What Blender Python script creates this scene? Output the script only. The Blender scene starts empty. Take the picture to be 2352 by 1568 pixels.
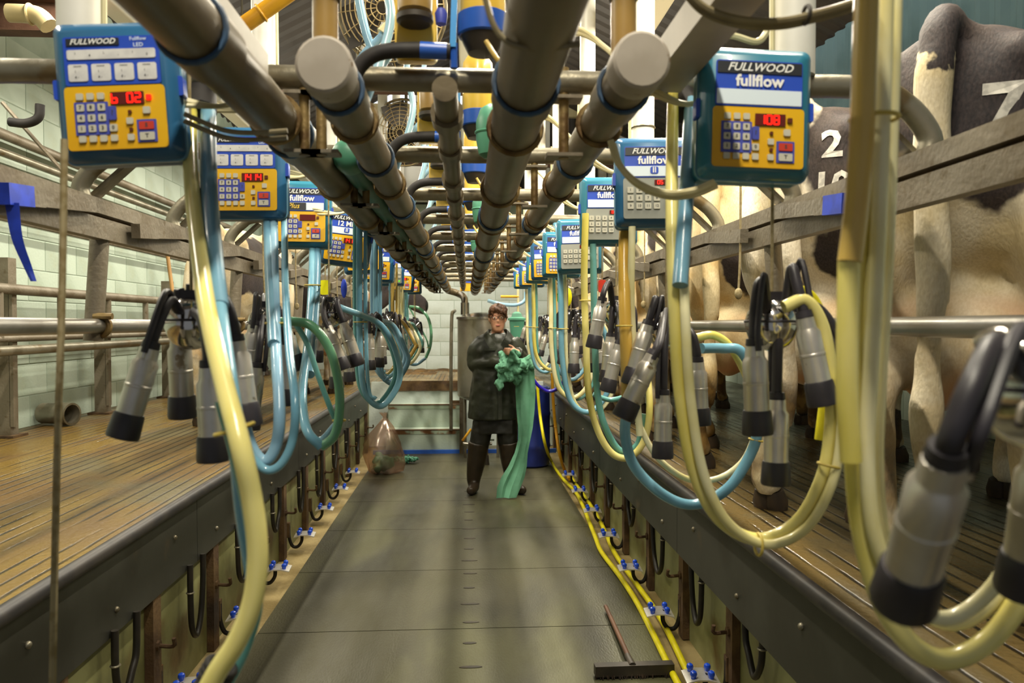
import bpy, math, random
from mathutils import Vector as V, Matrix, Euler, noise as mnoise
from mathutils.bvhtree import BVHTree
random.seed(7)
sc = bpy.context.scene
COL = sc.collection
PI = math.pi
R = math.radians

# ---------------------------------------------------------------- camera
F = 1750.0                      # focal length in pixels of the 2352 px frame
CAM = V((0.0, 0.0, 1.55))
YAW = math.atan(104 / F)
PIT = math.atan(39 / F)
cam_d = bpy.data.cameras.new('camera')
cam_d.sensor_width = 36.0
cam_d.sensor_fit = 'HORIZONTAL'
cam_d.lens = 36.0 * F / 2352.0
cam_d.clip_start = 0.02
cam_d.dof.use_dof = True
cam_d.dof.focus_distance = 3.6
cam_d.dof.aperture_fstop = 4.5
cam = bpy.data.objects.new('camera', cam_d)
COL.objects.link(cam)
cam.location = CAM
cam.rotation_euler = (PI / 2 - PIT, 0, -YAW)
sc.camera = cam
FW = V((math.sin(YAW) * math.cos(PIT), math.cos(YAW) * math.cos(PIT), -math.sin(PIT)))
RT = V((math.cos(YAW), -math.sin(YAW), 0))
UP = RT.cross(FW)

def ray(px, py):
    return FW + RT * ((px - 1176) / F) - UP * ((py - 784) / F)
def P(px, py, Y):               # the point of the place seen at that pixel, Y metres down the pit
    d = ray(px, py)
    return CAM + d * (Y / d.y)
def PZ(px, py, z):
    d = ray(px, py)
    return CAM + d * ((z - CAM.z) / d.z)
def PX(px, py, X):
    d = ray(px, py)
    return CAM + d * (X / d.x)

# ---------------------------------------------------------------- world and exposure
world = bpy.data.worlds.new('barn_daylight')
sc.world = world
world.use_nodes = True
bg = world.node_tree.nodes['Background']
bg.inputs[0].default_value = (0.92, 0.96, 1.0, 1)
bg.inputs[1].default_value = 0.28
sc.view_settings.view_transform = 'Standard'
sc.view_settings.look = 'None'
sc.view_settings.exposure = -0.40
sc.view_settings.gamma = 1.0
sc.view_settings.use_curve_mapping = False
LAMP_W = 78.0                   # watts of each fluorescent lamp
LAMP_C = (1.0, 0.92, 0.74)

# ---------------------------------------------------------------- materials
MATS = {}
def srgb(c):
    if isinstance(c, str):
        c = [int(c[i:i + 2], 16) / 255 for i in (0, 2, 4)]
    return tuple(((x / 12.92) if x <= 0.04045 else ((x + 0.055) / 1.055) ** 2.4) for x in c) + (1,)

def mat(name, c1, c2=None, scale=6.0, lo=0.42, hi=0.62, rough=0.5, metal=0.0, bump=0.0, bscale=60.0,
        trans=0.0, emit=None, es=0.0, coat=0.0, stretch=(1, 1, 1), c3=None, s3=2.0, lo3=.55, hi3=.7, sss=0.0, detail=6.0,
        rvar=0.0, ior=1.45):
    m = bpy.data.materials.new(name)
    m.use_nodes = True
    nt = m.node_tree; N = nt.nodes; L = nt.links
    b = N['Principled BSDF']
    b.inputs['Roughness'].default_value = rough
    b.inputs['Metallic'].default_value = metal
    b.inputs['Transmission Weight'].default_value = trans
    b.inputs['Coat Weight'].default_value = coat
    b.inputs['IOR'].default_value = ior
    b.inputs['Base Color'].default_value = srgb(c1)
    if sss:
        b.inputs['Subsurface Weight'].default_value = sss
        b.inputs['Subsurface Radius'].default_value = (.01, .008, .004)
    if emit is not None:
        b.inputs['Emission Color'].default_value = srgb(emit)
        b.inputs['Emission Strength'].default_value = es
    if c2 is not None or bump or rvar:
        tc = N.new('ShaderNodeTexCoord')
        mp = N.new('ShaderNodeMapping'); mp.inputs['Scale'].default_value = stretch
        L.new(tc.outputs['Object'], mp.inputs['Vector'])
    def noise(s, d=detail):
        n = N.new('ShaderNodeTexNoise'); n.inputs['Scale'].default_value = s; n.inputs['Detail'].default_value = d
        L.new(mp.outputs[0], n.inputs['Vector']); return n
    def ramp(n, a, z):
        r = N.new('ShaderNodeMapRange'); r.interpolation_type = 'SMOOTHSTEP'
        r.inputs['From Min'].default_value = a; r.inputs['From Max'].default_value = z
        L.new(n.outputs['Fac'], r.inputs['Value']); return r
    if c2 is not None:
        n = noise(scale); r = ramp(n, lo, hi)
        mx = N.new('ShaderNodeMix'); mx.data_type = 'RGBA'
        mx.inputs[6].default_value = srgb(c1); mx.inputs[7].default_value = srgb(c2)
        L.new(r.outputs[0], mx.inputs[0])
        out = mx.outputs[2]
        if c3 is not None:
            n3 = noise(s3); r3 = ramp(n3, lo3, hi3)
            m3 = N.new('ShaderNodeMix'); m3.data_type = 'RGBA'
            L.new(out, m3.inputs[6]); m3.inputs[7].default_value = srgb(c3); L.new(r3.outputs[0], m3.inputs[0])
            out = m3.outputs[2]
        L.new(out, b.inputs['Base Color'])
    if rvar:
        n = noise(3.0); r = N.new('ShaderNodeMapRange')
        r.inputs['To Min'].default_value = max(.03, rough - rvar); r.inputs['To Max'].default_value = min(1, rough + rvar)
        r.inputs['From Min'].default_value = .35; r.inputs['From Max'].default_value = .65
        L.new(n.outputs['Fac'], r.inputs['Value']); L.new(r.outputs[0], b.inputs['Roughness'])
    if bump:
        n = noise(bscale, 4.0)
        bp = N.new('ShaderNodeBump'); bp.inputs['Strength'].default_value = bump; bp.inputs['Distance'].default_value = 0.01
        L.new(n.outputs['Fac'], bp.inputs['Height']); L.new(bp.outputs[0], b.inputs['Normal'])
    MATS[name] = m
    return m

mat('mint_block', 'b2c0b2', 'a3b1a2', scale=1.3, rough=.55, bump=.25, bscale=45, c3='a0a68c', s3=3.0, lo3=.58, hi3=.78)
mat('mint_joint', 'a2b0a2', '96a495', scale=4, rough=.7, bump=.2)
mat('white_block', 'c6d0cc', 'b4bdb4', scale=1.5, rough=.55, bump=.25, bscale=40, c3='a39f88', s3=2.0, lo3=.58, hi3=.72)
mat('pit_wall', '8a8a5e', '6e6d44', scale=2.2, rough=.5, bump=.2, bscale=20, c3='5c4a28', s3=3.0, lo3=.56, hi3=.72)
mat('pit_floor', '46432d', '343222', scale=1.1, rough=.5, bump=.25, bscale=70, c3='56553a', s3=.8, lo3=.50, hi3=.66, rvar=.12, stretch=(1.6, .5, 1))
mat('gutter', 'a08e62', '77663e', scale=3, rough=.5, bump=.3, bscale=50)
mat('kerb_steel', '42423c', '35342e', scale=2.5, rough=.42, metal=.35, bump=.06, bscale=12, c3='5c5040', s3=5, lo3=.62, hi3=.75)
mat('kerb_rubber', '2c2a2c', '3a3634', scale=12, rough=.45)
mat('rust', '4c3722', '614a2c', scale=9, rough=.8, bump=.35, bscale=60, c3='33261a', s3=4)
mat('rust_paint', '8f9f8a', '6f4a26', scale=5, lo=.5, hi=.6, rough=.6, bump=.2)
mat('galv', '86806f', '6e6653', scale=7, rough=.38, metal=.55, bump=.12, bscale=50, c3='6b5b3e', s3=9, lo3=.58, hi3=.7)
mat('galv_dirty', '7d7464', '6b604e', scale=5, rough=.5, metal=.3, bump=.2, bscale=70, c3='63563f', s3=24, lo3=.58, hi3=.72)
mat('rail_steel', 'a3a09a', '8f8a80', scale=5, rough=.3, metal=.8, bump=.03)
mat('pipe_dirty', '6a5e47', '564a34', scale=4, rough=.42, metal=.25, bump=.12, bscale=30, stretch=(1, .4, 1), c3='453a28', s3=9, lo3=.56, hi3=.7)
mat('pipe_cap', 'a59c90', '968d80', scale=8, rough=.6, c3='6f5a40', s3=30, lo3=.68, hi3=.72)
mat('blue_ring', '34506e', '2a3c50', scale=20, rough=.5)
mat('clamp_brass', '8a7448', '5c4526', scale=14, rough=.5, metal=.4, bump=.2)
mat('white_post', 'dedbd2', 'c9c4b6', scale=3, rough=.4)
mat('teal_pipe', '2f6a5c', '28574c', scale=6, rough=.45)
mat('stainless', 'b9b4aa', 'a69f92', scale=6, rough=.24, metal=1.0, bump=.02, stretch=(1, 1, .2))
mat('stainless_tank', 'b4b0a4', 'a09a8a', scale=3, rough=.34, metal=.85)
mat('cup_steel', 'cdc8c0', 'b9b3a8', scale=9, rough=.34, metal=.72, c3='8a7a60', s3=22, lo3=.66, hi3=.72)
mat('chrome', 'c8c4c0', rough=.12, metal=1.0)
mat('rubber', '29262a', '343036', scale=10, rough=.42)
mat('rubber_matt', '221f1f', '2c2826', scale=14, rough=.65)
mat('hose_yellow', 'e0d588', 'd2c45c', scale=5, rough=.25, sss=.15, stretch=(1, 1, .5), coat=.3)
mat('hose_amber', 'b9943c', 'c6a858', scale=4, rough=.28, coat=.3, stretch=(1, 1, .6))
mat('hose_pale', 'e0dab0', 'd2c88a', scale=5, rough=.25, coat=.3)
mat('hose_blue', '76aac0', '6498b0', scale=4, rough=.25, coat=.35)
mat('hose_blue_deep', '5f8aa2', '6f9cb2', scale=4, rough=.28, coat=.3)
mat('hose_sky', '8fb6cc', '7fa6c0', scale=4, rough=.25, coat=.35)
mat('hose_green', '5f9a74', '6fa684', scale=4, rough=.25, coat=.35)
mat('hose_teal', '5f9c98', '6fa8a6', scale=4, rough=.25, coat=.35)
mat('hose_purple', '2c1fb4', '2a1ca0', scale=4, rough=.25, coat=.4)
mat('hose_orange', 'cf9a22', 'b8801c', scale=5, rough=.3)
mat('hose_bright', 'e8dc1e', 'd8ca14', scale=6, rough=.35)
mat('tie_yellow', 'b7a24a', rough=.5)
mat('tube_cream', 'd2c9a0', 'bfb384', scale=7, rough=.35)
mat('tube_dark', '8a8064', '6f6448', scale=7, rough=.4)
mat('cord', '9a8c6a', '84744f', scale=60, rough=.9)
mat('box_blue', '2c638c', '285a80', scale=3, rough=.3, coat=.3)
mat('box_teal', '2f768e', '2b6a82', scale=3, rough=.3, coat=.3)
mat('label_blue', '2348b4', rough=.4)
mat('label_sky', 'd3e0ea', rough=.4)
mat('label_black', '26282c', rough=.4)
mat('label_white', 'd3d2cf', 'c2c1c0', scale=30, rough=.5)
mat('pad_yellow', 'd8a80c', 'cf9c0a', scale=4, rough=.4)
mat('pad_grey', '8d8f86', '82847c', scale=4, rough=.45)
mat('key_pale', 'b9b6a6', rough=.5)
mat('key_red', 'b8331e', rough=.5)
mat('key_navy', '3c46a0', rough=.5)
mat('ink', '3a3a3c', rough=.6)
mat('ink_white', 'e4e4e0', rough=.5)
mat('ink_gold', 'd8b43a', rough=.5)
mat('led_window', '5c1f18', rough=.15)
mat('led_lit', 'ff1408', emit='ff1a08', es=2.2, rough=.4)
mat('led_off', '5a2a14', rough=.3)
mat('led_green', '6ed030', emit='60d020', es=.6)
mat('jar_yellow', 'dcb84a', 'cfa638', scale=5, rough=.3, coat=.3)
mat('jar_brown', '9a7c44', '84683a', scale=6, rough=.35)
mat('plastic_blue', '2c5cb8', '2650a4', scale=5, rough=.35)
mat('plastic_sky', '3f92d0', rough=.35)
mat('plastic_dark', '2e2820', '3a3228', scale=12, rough=.55)
mat('tape_blue', '2444c8', '1e3aac', scale=20, rough=.5)
mat('barrel_blue', '1c2a6c', '162058', scale=4, rough=.4)
mat('paper_green', '639a7d', '55896d', scale=6, rough=.85, bump=.25, bscale=30)
mat('lamp_body', 'e2e0d6', rough=.4)
mat('roof_sheet', '312b25', '28231e', scale=2, rough=.6)
mat('duct_grey', 'aaa397', '968e80', scale=3, rough=.5)
mat('plate_steel', 'd6d2ca', 'c4bfb4', scale=9, rough=.3, metal=.45)
mat('beam_rust', '4a3024', '5c4030', scale=5, rough=.75, bump=.2)
mat('beam_beige', 'b9ae8a', 'a89c78', scale=4, rough=.6)
mat('clad_blue', '6f90a2', '628292', scale=2, rough=.5)
mat('clad_dark', '3c3630', '322d28', scale=2, rough=.6)
mat('panel_white', 'e6e6e2', 'd6d6d0', scale=2, rough=.5)
mat('fan_wire', 'a8946a', '8f7c58', scale=20, rough=.5, metal=.3)
mat('wood', 'a8814a', '94703e', scale=8, rough=.6, stretch=(1, 1, .2))
mat('wood_dark', '5a3c28', '4a3020', scale=8, rough=.6)
mat('bristle', '2a2018', '382a1c', scale=40, rough=.9, bump=.5, bscale=120)
mat('knob_blue', '1e50d8', rough=.25, coat=.4)
mat('tag_yellow', 'e4e010', rough=.4)
mat('tag_orange', 'ee8a10', rough=.4)
mat('tag_green', '2cc86a', rough=.4)
mat('tag_red', 'd8402c', rough=.4)
mat('window_glow', 'e8f0f4', emit='f2f7ff', es=1.6, rough=.5)
mat('skin', 'd6a184', 'c98f72', scale=20, rough=.5, sss=.1)
mat('lips', 'a0584c', rough=.5)
mat('hair', '5c3c26', '442a1a', scale=30, rough=.5, stretch=(1, 1, .2), bump=.5, bscale=80)
mat('jacket', '2a2d22', '22241c', scale=6, rough=.42, bump=.7, bscale=11)
mat('trousers', '14140f', '1c1a14', scale=6, rough=.5, bump=.2, bscale=18)
mat('boot', '2c2216', '20180e', scale=9, rough=.45)
mat('spec_frame', '1c1616', rough=.3)
mat('eye_white', 'd8d4cc', rough=.3)
mat('eye_dark', '241c18', rough=.2)
mat('muck', '6b4f26', '4a3518', scale=8, rough=.7, bump=.6, bscale=30)
mat('hoof', '2e241a', '40301f', scale=12, rough=.6)
mat('brand_hair', 'd2cec4', 'b4b0a8', scale=60, lo=.4, hi=.6, rough=.9)
mat('pvc_cream', 'c9b98c', 'b8a678', scale=4, rough=.4)
mat('pale_plastic', 'dfe2dc', rough=.4)
mat('green_plastic', '4c8a70', '437c64', scale=5, rough=.4)
mat('black_tube', '1f1b16', '2a241c', scale=12, rough=.5)

def node_mat(name):
    m = bpy.data.materials.new(name); m.use_nodes = True
    MATS[name] = m
    return m, m.node_tree.nodes, m.node_tree.links

def grooved(name, ca, cb, cc, rough, groove_dark, period):
    """wet trodden concrete with grooves cut along the platform"""
    m, N, L = node_mat(name)
    b = N['Principled BSDF']
    tc = N.new('ShaderNodeTexCoord'); sep = N.new('ShaderNodeSeparateXYZ')
    L.new(tc.outputs['Object'], sep.inputs[0])
    def nz(s, st=(1, 1, 1), d=6):
        mp = N.new('ShaderNodeMapping'); mp.inputs['Scale'].default_value = st
        L.new(tc.outputs['Object'], mp.inputs[0])
        n = N.new('ShaderNodeTexNoise'); n.inputs['Scale'].default_value = s; n.inputs['Detail'].default_value = d
        L.new(mp.outputs[0], n.inputs['Vector']); return n
    def mr(sock, a, z, t0=0, t1=1):
        r = N.new('ShaderNodeMapRange'); r.interpolation_type = 'SMOOTHSTEP'
        r.inputs['From Min'].default_value = a; r.inputs['From Max'].default_value = z
        r.inputs['To Min'].default_value = t0; r.inputs['To Max'].default_value = t1
        L.new(sock, r.inputs['Value']); return r.outputs[0]
    def mix(fac, a, bb):
        x = N.new('ShaderNodeMix'); x.data_type = 'RGBA'; L.new(fac, x.inputs[0])
        for s, k in ((a, 6), (bb, 7)):
            if isinstance(s, tuple): x.inputs[k].default_value = s
            else: L.new(s, x.inputs[k])
        return x.outputs[2]
    n1 = nz(2.2, (1.5, .5, 1)); n2 = nz(9, (3, .5, 1)); n3 = nz(1.1)
    c = mix(mr(n1.outputs['Fac'], .40, .62), srgb(ca), srgb(cb))
    c = mix(mr(n3.outputs['Fac'], .52, .66), c, srgb(cc))
    # grooves: |frac(x/period)-.5|
    wob = N.new('ShaderNodeMath'); wob.operation = 'MULTIPLY_ADD'
    L.new(n2.outputs['Fac'], wob.inputs[0]); wob.inputs[1].default_value = .016; L.new(sep.outputs['X'], wob.inputs[2])
    pp = N.new('ShaderNodeMath'); pp.operation = 'PINGPONG'; L.new(wob.outputs[0], pp.inputs[0]); pp.inputs[1].default_value = period / 2
    g = mr(pp.outputs[0], .003, .009, 1, 0)
    gk = N.new('ShaderNodeMath'); gk.operation = 'MULTIPLY'; L.new(g, gk.inputs[0])
    gfade = mr(nz(3.0, (2, .6, 1)).outputs['Fac'], .38, .52); L.new(gfade, gk.inputs[1])
    c = mix(gk.outputs[0], c, srgb(groove_dark))
    L.new(c, b.inputs['Base Color'])
    L.new(mr(n1.outputs['Fac'], .35, .65, rough - .16, rough + .14), b.inputs['Roughness'])
    inv = N.new('ShaderNodeMath'); inv.operation = 'MULTIPLY_ADD'; L.new(gk.outputs[0], inv.inputs[0]); inv.inputs[1].default_value = -1.2
    L.new(nz(40).outputs['Fac'], inv.inputs[2])
    bp = N.new('ShaderNodeBump'); bp.inputs['Strength'].default_value = .55; bp.inputs['Distance'].default_value = .008
    L.new(inv.outputs[0], bp.inputs['Height']); L.new(bp.outputs[0], b.inputs['Normal'])
    return m
grooved('platform_left', '7f662f', '62491f', '60563a', .34, '2c2110', .062)
grooved('platform_right', '5c4c2c', '3f3620', '4c5048', .32, '1a1610', .062)

def cow_mat(name, seed, thr, white, dark, dirt=.5, top_black=None, tan=None, spots=(), white_tail=False):
    """Holstein hide: irregular black patches, muck on legs and belly, pink udder"""
    m, N, L = node_mat(name)
    b = N['Principled BSDF']; b.inputs['Roughness'].default_value = .75
    b.inputs['Specular IOR Level'].default_value = .3
    tc = N.new('ShaderNodeTexCoord'); sep = N.new('ShaderNodeSeparateXYZ'); L.new(tc.outputs['Object'], sep.inputs[0])
    def nz(s, off=(0, 0, 0), st=(1, 1, 1), d=5):
        mp = N.new('ShaderNodeMapping'); mp.inputs['Location'].default_value = off; mp.inputs['Scale'].default_value = st
        L.new(tc.outputs['Object'], mp.inputs[0])
        n = N.new('ShaderNodeTexNoise'); n.inputs['Scale'].default_value = s; n.inputs['Detail'].default_value = d
        n.inputs['Roughness'].default_value = .45
        L.new(mp.outputs[0], n.inputs['Vector']); return n.outputs['Fac']
    def mr(sock, a, z, t0=0, t1=1):
        r = N.new('ShaderNodeMapRange'); r.interpolation_type = 'SMOOTHSTEP'
        r.inputs['From Min'].default_value = a; r.inputs['From Max'].default_value = z
        r.inputs['To Min'].default_value = t0; r.inputs['To Max'].default_value = t1
        L.new(sock, r.inputs['Value']); return r.outputs[0]
    def ma(op, a, bb):
        x = N.new('ShaderNodeMath'); x.operation = op
        for k, s in enumerate((a, bb)):
            if isinstance(s, (int, float)): x.inputs[k].default_value = s
            else: L.new(s, x.inputs[k])
        return x.outputs[0]
    def mix(fac, a, bb):
        x = N.new('ShaderNodeMix'); x.data_type = 'RGBA'; L.new(fac, x.inputs[0])
        for s, k in ((a, 6), (bb, 7)):
            if isinstance(s, tuple): x.inputs[k].default_value = s
            else: L.new(s, x.inputs[k])
        return x.outputs[2]
    patch = nz(1.55, (seed * 3.7, seed * 1.3, seed * 2.1))
    if top_black is not None:        # a dark saddle over the rump, as on the nearest cow
        patch = ma('ADD', patch, mr(sep.outputs['Z'], top_black - .12, top_black + .12, -.12, .2))
    fac = mr(patch, thr - .006, thr + .006)
    wn = N.new('ShaderNodeTexNoise'); wn.inputs['Scale'].default_value = 5.0; wn.inputs['Detail'].default_value = 4
    L.new(tc.outputs['Object'], wn.inputs['Vector'])
    wv = N.new('ShaderNodeVectorMath'); wv.operation = 'MULTIPLY_ADD'; L.new(wn.outputs['Color'], wv.inputs[0])
    wv.inputs[1].default_value = (.22, .22, .22); L.new(tc.outputs['Object'], wv.inputs[2])
    for sx_, sy_, sz_, sr_, on in spots:
        dn = N.new('ShaderNodeVectorMath'); dn.operation = 'DISTANCE'; L.new(wv.outputs[0], dn.inputs[0])
        dn.inputs[1].default_value = (sx_ + .11, sy_ + .11, sz_ + .11)
        k_ = mr(dn.outputs['Value'], sr_ - .012, sr_ + .012, 1, 0)
        fac = ma('MAXIMUM', fac, k_) if on else ma('MULTIPLY', fac, ma('SUBTRACT', 1.0, k_))
    if white_tail:
        k_ = ma('MULTIPLY', mr(sep.outputs['X'], -.03, -.02, 1, 0), mr(ma('ADD', sep.outputs['Z'], ma('MULTIPLY', nz(22, (seed, 0, 0)), .22)), 1.37, 1.39, 1, 0))
        fac = ma('MULTIPLY', fac, ma('SUBTRACT', 1.0, k_))
    hair = nz(170, st=(1, 1, .45), d=2)
    wcol = mix(ma('MULTIPLY', mr(nz(7, (seed, 1, 2)), .42, .66), .75), srgb(white), srgb(tan or white))
    wcol = mix(ma('MULTIPLY', mr(hair, .3, .7), .22), wcol, srgb('8c7448'))
    # stale muck where the animal lies: legs, belly, hocks
    d1 = ma('MULTIPLY', mr(sep.outputs['Z'], .25, .95, 1, .06), mr(nz(4.0, (seed, 0, 0)), .38, .62))
    dcol = mix(mr(nz(14), .4, .6), srgb('8a6a38'), srgb('5a4222'))
    dk = mix(mr(hair, .3, .7), srgb(dark), srgb('3a3232'))
    c = mix(fac, wcol, dk)
    c = mix(ma('MULTIPLY', d1, dirt * 1.5), c, dcol)
    # udder skin
    ux = mr(sep.outputs['X'], .58, .66, 1, 0); uz = mr(sep.outputs['Z'], .70, .78, 1, 0); uz2 = mr(sep.outputs['Z'], .44, .48, 0, 1)
    uy = mr(ma('ABSOLUTE', sep.outputs['Y'], 0), .15, .19, 1, 0); ux2 = mr(sep.outputs['X'], .12, .18, 0, 1)
    um = ma('MULTIPLY', ma('MULTIPLY', ux, uz), ma('MULTIPLY', ma('MULTIPLY', uz2, uy), ux2))
    c = mix(um, c, srgb('c79a74'))
    L.new(c, b.inputs['Base Color'])
    bp = N.new('ShaderNodeBump'); bp.inputs['Strength'].default_value = .3; bp.inputs['Distance'].default_value = .006
    L.new(hair, bp.inputs['Height']); L.new(bp.outputs[0], b.inputs['Normal'])
    return m

m, N, L = node_mat('bag_film')
N.remove(N['Principled BSDF'])
gl = N.new('ShaderNodeBsdfGlossy'); gl.inputs['Roughness'].default_value = .18; gl.inputs['Color'].default_value = srgb('e8d8cc')
tr = N.new('ShaderNodeBsdfTransparent'); tr.inputs['Color'].default_value = srgb('f4e4d8')
df = N.new('ShaderNodeBsdfDiffuse'); df.inputs['Color'].default_value = srgb('c8a894')
m1 = N.new('ShaderNodeMixShader'); m1.inputs[0].default_value = .17; L.new(tr.outputs[0], m1.inputs[1]); L.new(df.outputs[0], m1.inputs[2])
m2 = N.new('ShaderNodeMixShader'); m2.inputs[0].default_value = .22; L.new(m1.outputs[0], m2.inputs[1]); L.new(gl.outputs[0], m2.inputs[2])
L.new(m2.outputs[0], N['Material Output'].inputs['Surface'])

# ---------------------------------------------------------------- mesh helpers
WM = {}
def frame(d):
    d = V(d).normalized()
    a = V((0, 0, 1)) if abs(d.z) < .9 else V((1, 0, 0))
    u = d.cross(a).normalized(); w = u.cross(d).normalized()
    return d, u, w

def catmull(pts, sub=6):
    pts = [V(p) for p in pts]
    if len(pts) < 3: return pts
    out = []
    n = len(pts)
    for i in range(n - 1):
        p0 = pts[i - 1] if i else pts[0] * 2 - pts[1]
        p1, p2 = pts[i], pts[i + 1]
        p3 = pts[i + 2] if i + 2 < n else pts[-1] * 2 - pts[-2]
        for s in range(sub):
            t = s / sub
            out.append(.5 * ((2 * p1) + (p2 - p0) * t + (2 * p0 - 5 * p1 + 4 * p2 - p3) * t * t + (3 * p1 - p0 - 3 * p2 + p3) * t ** 3))
    out.append(pts[-1])
    return out

class MB:
    def __init__(s):
        s.v = []; s.f = []
    def add(s, vs, fs):
        o = len(s.v); s.v += [V(v) for v in vs]; s.f += [tuple(i + o for i in f) for f in fs]; return s
    def box(s, c, d, rot=None):
        c = V(c); h = V(d) * .5
        vs = [V((x * h.x, y * h.y, z * h.z)) for x in (-1, 1) for y in (-1, 1) for z in (-1, 1)]
        if rot is not None: vs = [rot @ v for v in vs]
        return s.add([c + v for v in vs], [(0, 1, 3, 2), (4, 6, 7, 5), (0, 4, 5, 1), (2, 3, 7, 6), (0, 2, 6, 4), (1, 5, 7, 3)])
    def bar(s, p0, p1, w, h, up=(0, 0, 1)):
        p0 = V(p0); p1 = V(p1); d = (p1 - p0); L_ = d.length; d = d.normalized()
        u = d.cross(V(up)).normalized(); k = u.cross(d)
        M = Matrix((u, d, k)).transposed()
        return s.box((p0 + p1) / 2, (w, L_, h), M)
    def ring_loft(s, rings, caps=True, closed=True):
        n = len(rings[0]); o = len(s.v); fs = []
        for r in rings: s.v += [V(p) for p in r]
        for i in range(len(rings) - 1):
            for j in range(n if closed else n - 1):
                a = o + i * n + j; b = o + i * n + (j + 1) % n
                fs.append((a, b, b + n, a + n))
        if caps:
            fs.append(tuple(o + j for j in reversed(range(n))))
            fs.append(tuple(o + (len(rings) - 1) * n + j for j in range(n)))
        s.f += fs
        return s
    def cyl(s, p0, p1, r0, r1=None, n=16, caps=True):
        return s.lathe([(0, r0), ((V(p1) - V(p0)).length, r0 if r1 is None else r1)], p0, V(p1) - V(p0), n, caps)
    def lathe(s, prof, p0, axis, n=16, caps=True):
        d, u, w = frame(axis); p0 = V(p0)
        rings = [[p0 + d * t + (u * math.cos(2 * PI * j / n) + w * math.sin(2 * PI * j / n)) * max(r, 1e-4) for j in range(n)] for t, r in prof]
        rings = [list(reversed(r)) for r in rings]
        return s.ring_loft(rings, caps)
    def tube(s, pts, r, n=10, caps=True):
        pts = [V(p) for p in pts]; rings = []
        d, u, w = frame(pts[1] - pts[0])
        for i, p in enumerate(pts):
            t = (pts[min(i + 1, len(pts) - 1)] - pts[max(i - 1, 0)]).normalized()
            u = (u - t * u.dot(t)).normalized(); w = t.cross(u)
            rr = r[min(i, len(r) - 1)] if isinstance(r, (list, tuple)) else r
            rings.append([p + (u * math.cos(2 * PI * j / n) + w * math.sin(2 * PI * j / n)) * rr for j in range(n)])
        return s.ring_loft(rings, caps)
    def sphere(s, c, r, n=16, m=10, rot=None):
        c = V(c); r = V((r, r, r)) if isinstance(r, (int, float)) else V(r)
        rings = []
        for i in range(m + 1):
            a = -PI / 2 + PI * i / m; ca = max(math.cos(a), .02)
            ring = [V((r.x * ca * math.cos(2 * PI * j / n), r.y * ca * math.sin(2 * PI * j / n), r.z * math.sin(a))) for j in range(n)]
            if rot is not None: ring = [rot @ q for q in ring]
            rings.append([c + q for q in ring])
        return s.ring_loft(rings)
    def torus(s, c, axis, R_, r, n=24, m=8):
        d, u, w = frame(axis); c = V(c); o = len(s.v); fs = []
        for i in range(n):
            e = u * math.cos(2 * PI * i / n) + w * math.sin(2 * PI * i / n)
            for j in range(m):
                s.v.append(c + e * (R_ + r * math.cos(2 * PI * j / m)) + d * (r * math.sin(2 * PI * j / m)))
        for i in range(n):
            for j in range(m):
                a = o + i * m + j; b = o + i * m + (j + 1) % m; c2 = o + ((i + 1) % n) * m + (j + 1) % m; d2 = o + ((i + 1) % n) * m + j
                fs.append((a, d2, c2, b))
        s.f += fs
        return s
    def rrect(s, c, w, h, rad, d0, d1, ux=(1, 0, 0), uz=(0, 0, 1), uy=(0, 1, 0), ch=0.0, seg=4):
        """rounded slab: w along ux, h along uz, from depth d0 to d1 along uy; ch chamfers the d0 edge"""
        c = V(c); ux = V(ux); uz = V(uz); uy = V(uy)
        def ring(w_, h_, r_, d):
            out = []
            for (sx, sz, a0) in ((1, 1, 0), (-1, 1, 90), (-1, -1, 180), (1, -1, 270)):
                for k in range(seg + 1):
                    a = R(a0 + 90 * k / seg)
                    out.append(c + ux * (sx * (w_ / 2 - r_) + r_ * math.cos(a)) + uz * (sz * (h_ / 2 - r_) + r_ * math.sin(a)) + uy * d)
            return out
        rs = []
        if ch:
            rs.append(ring(w - 2 * ch, h - 2 * ch, max(rad - ch * .5, .001), d0)); rs.append(ring(w, h, rad, d0 + ch))
        else:
            rs.append(ring(w, h, rad, d0))
        rs.append(ring(w, h, rad, d1))
        return s.ring_loft(rs)
    def xf(s, M):
        s.v = [M @ v for v in s.v]; return s
    def mesh(s, name, smooth=True, ang=38):
        me = bpy.data.meshes.new(name)
        me.from_pydata([tuple(v) for v in s.v], [], s.f)
        me.update()
        if smooth:
            me.polygons.foreach_set('use_smooth', [True] * len(me.polygons))
            me.set_sharp_from_angle(angle=R(ang))
        return me
    def build(s, name, m, parent=None, local=False, smooth=True, ang=38):
        if parent is not None:
            if not local:
                inv = WM[parent.name].inverted(); s.v = [inv @ v for v in s.v]
            wm = WM[parent.name]
            loc = None
        else:
            xs = [v.x for v in s.v]; ys = [v.y for v in s.v]; zs = [v.z for v in s.v]
            loc = V(((min(xs) + max(xs)) / 2, (min(ys) + max(ys)) / 2, min(zs)))
            s.v = [v - loc for v in s.v]
            wm = Matrix.Translation(loc)
        me = s.mesh(name, smooth, ang)
        me.materials.append(MATS[m] if isinstance(m, str) else m)
        o = bpy.data.objects.new(name, me); COL.objects.link(o)
        if parent is not None: o.parent = parent
        else: o.location = loc
        WM[o.name] = wm
        return o

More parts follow.
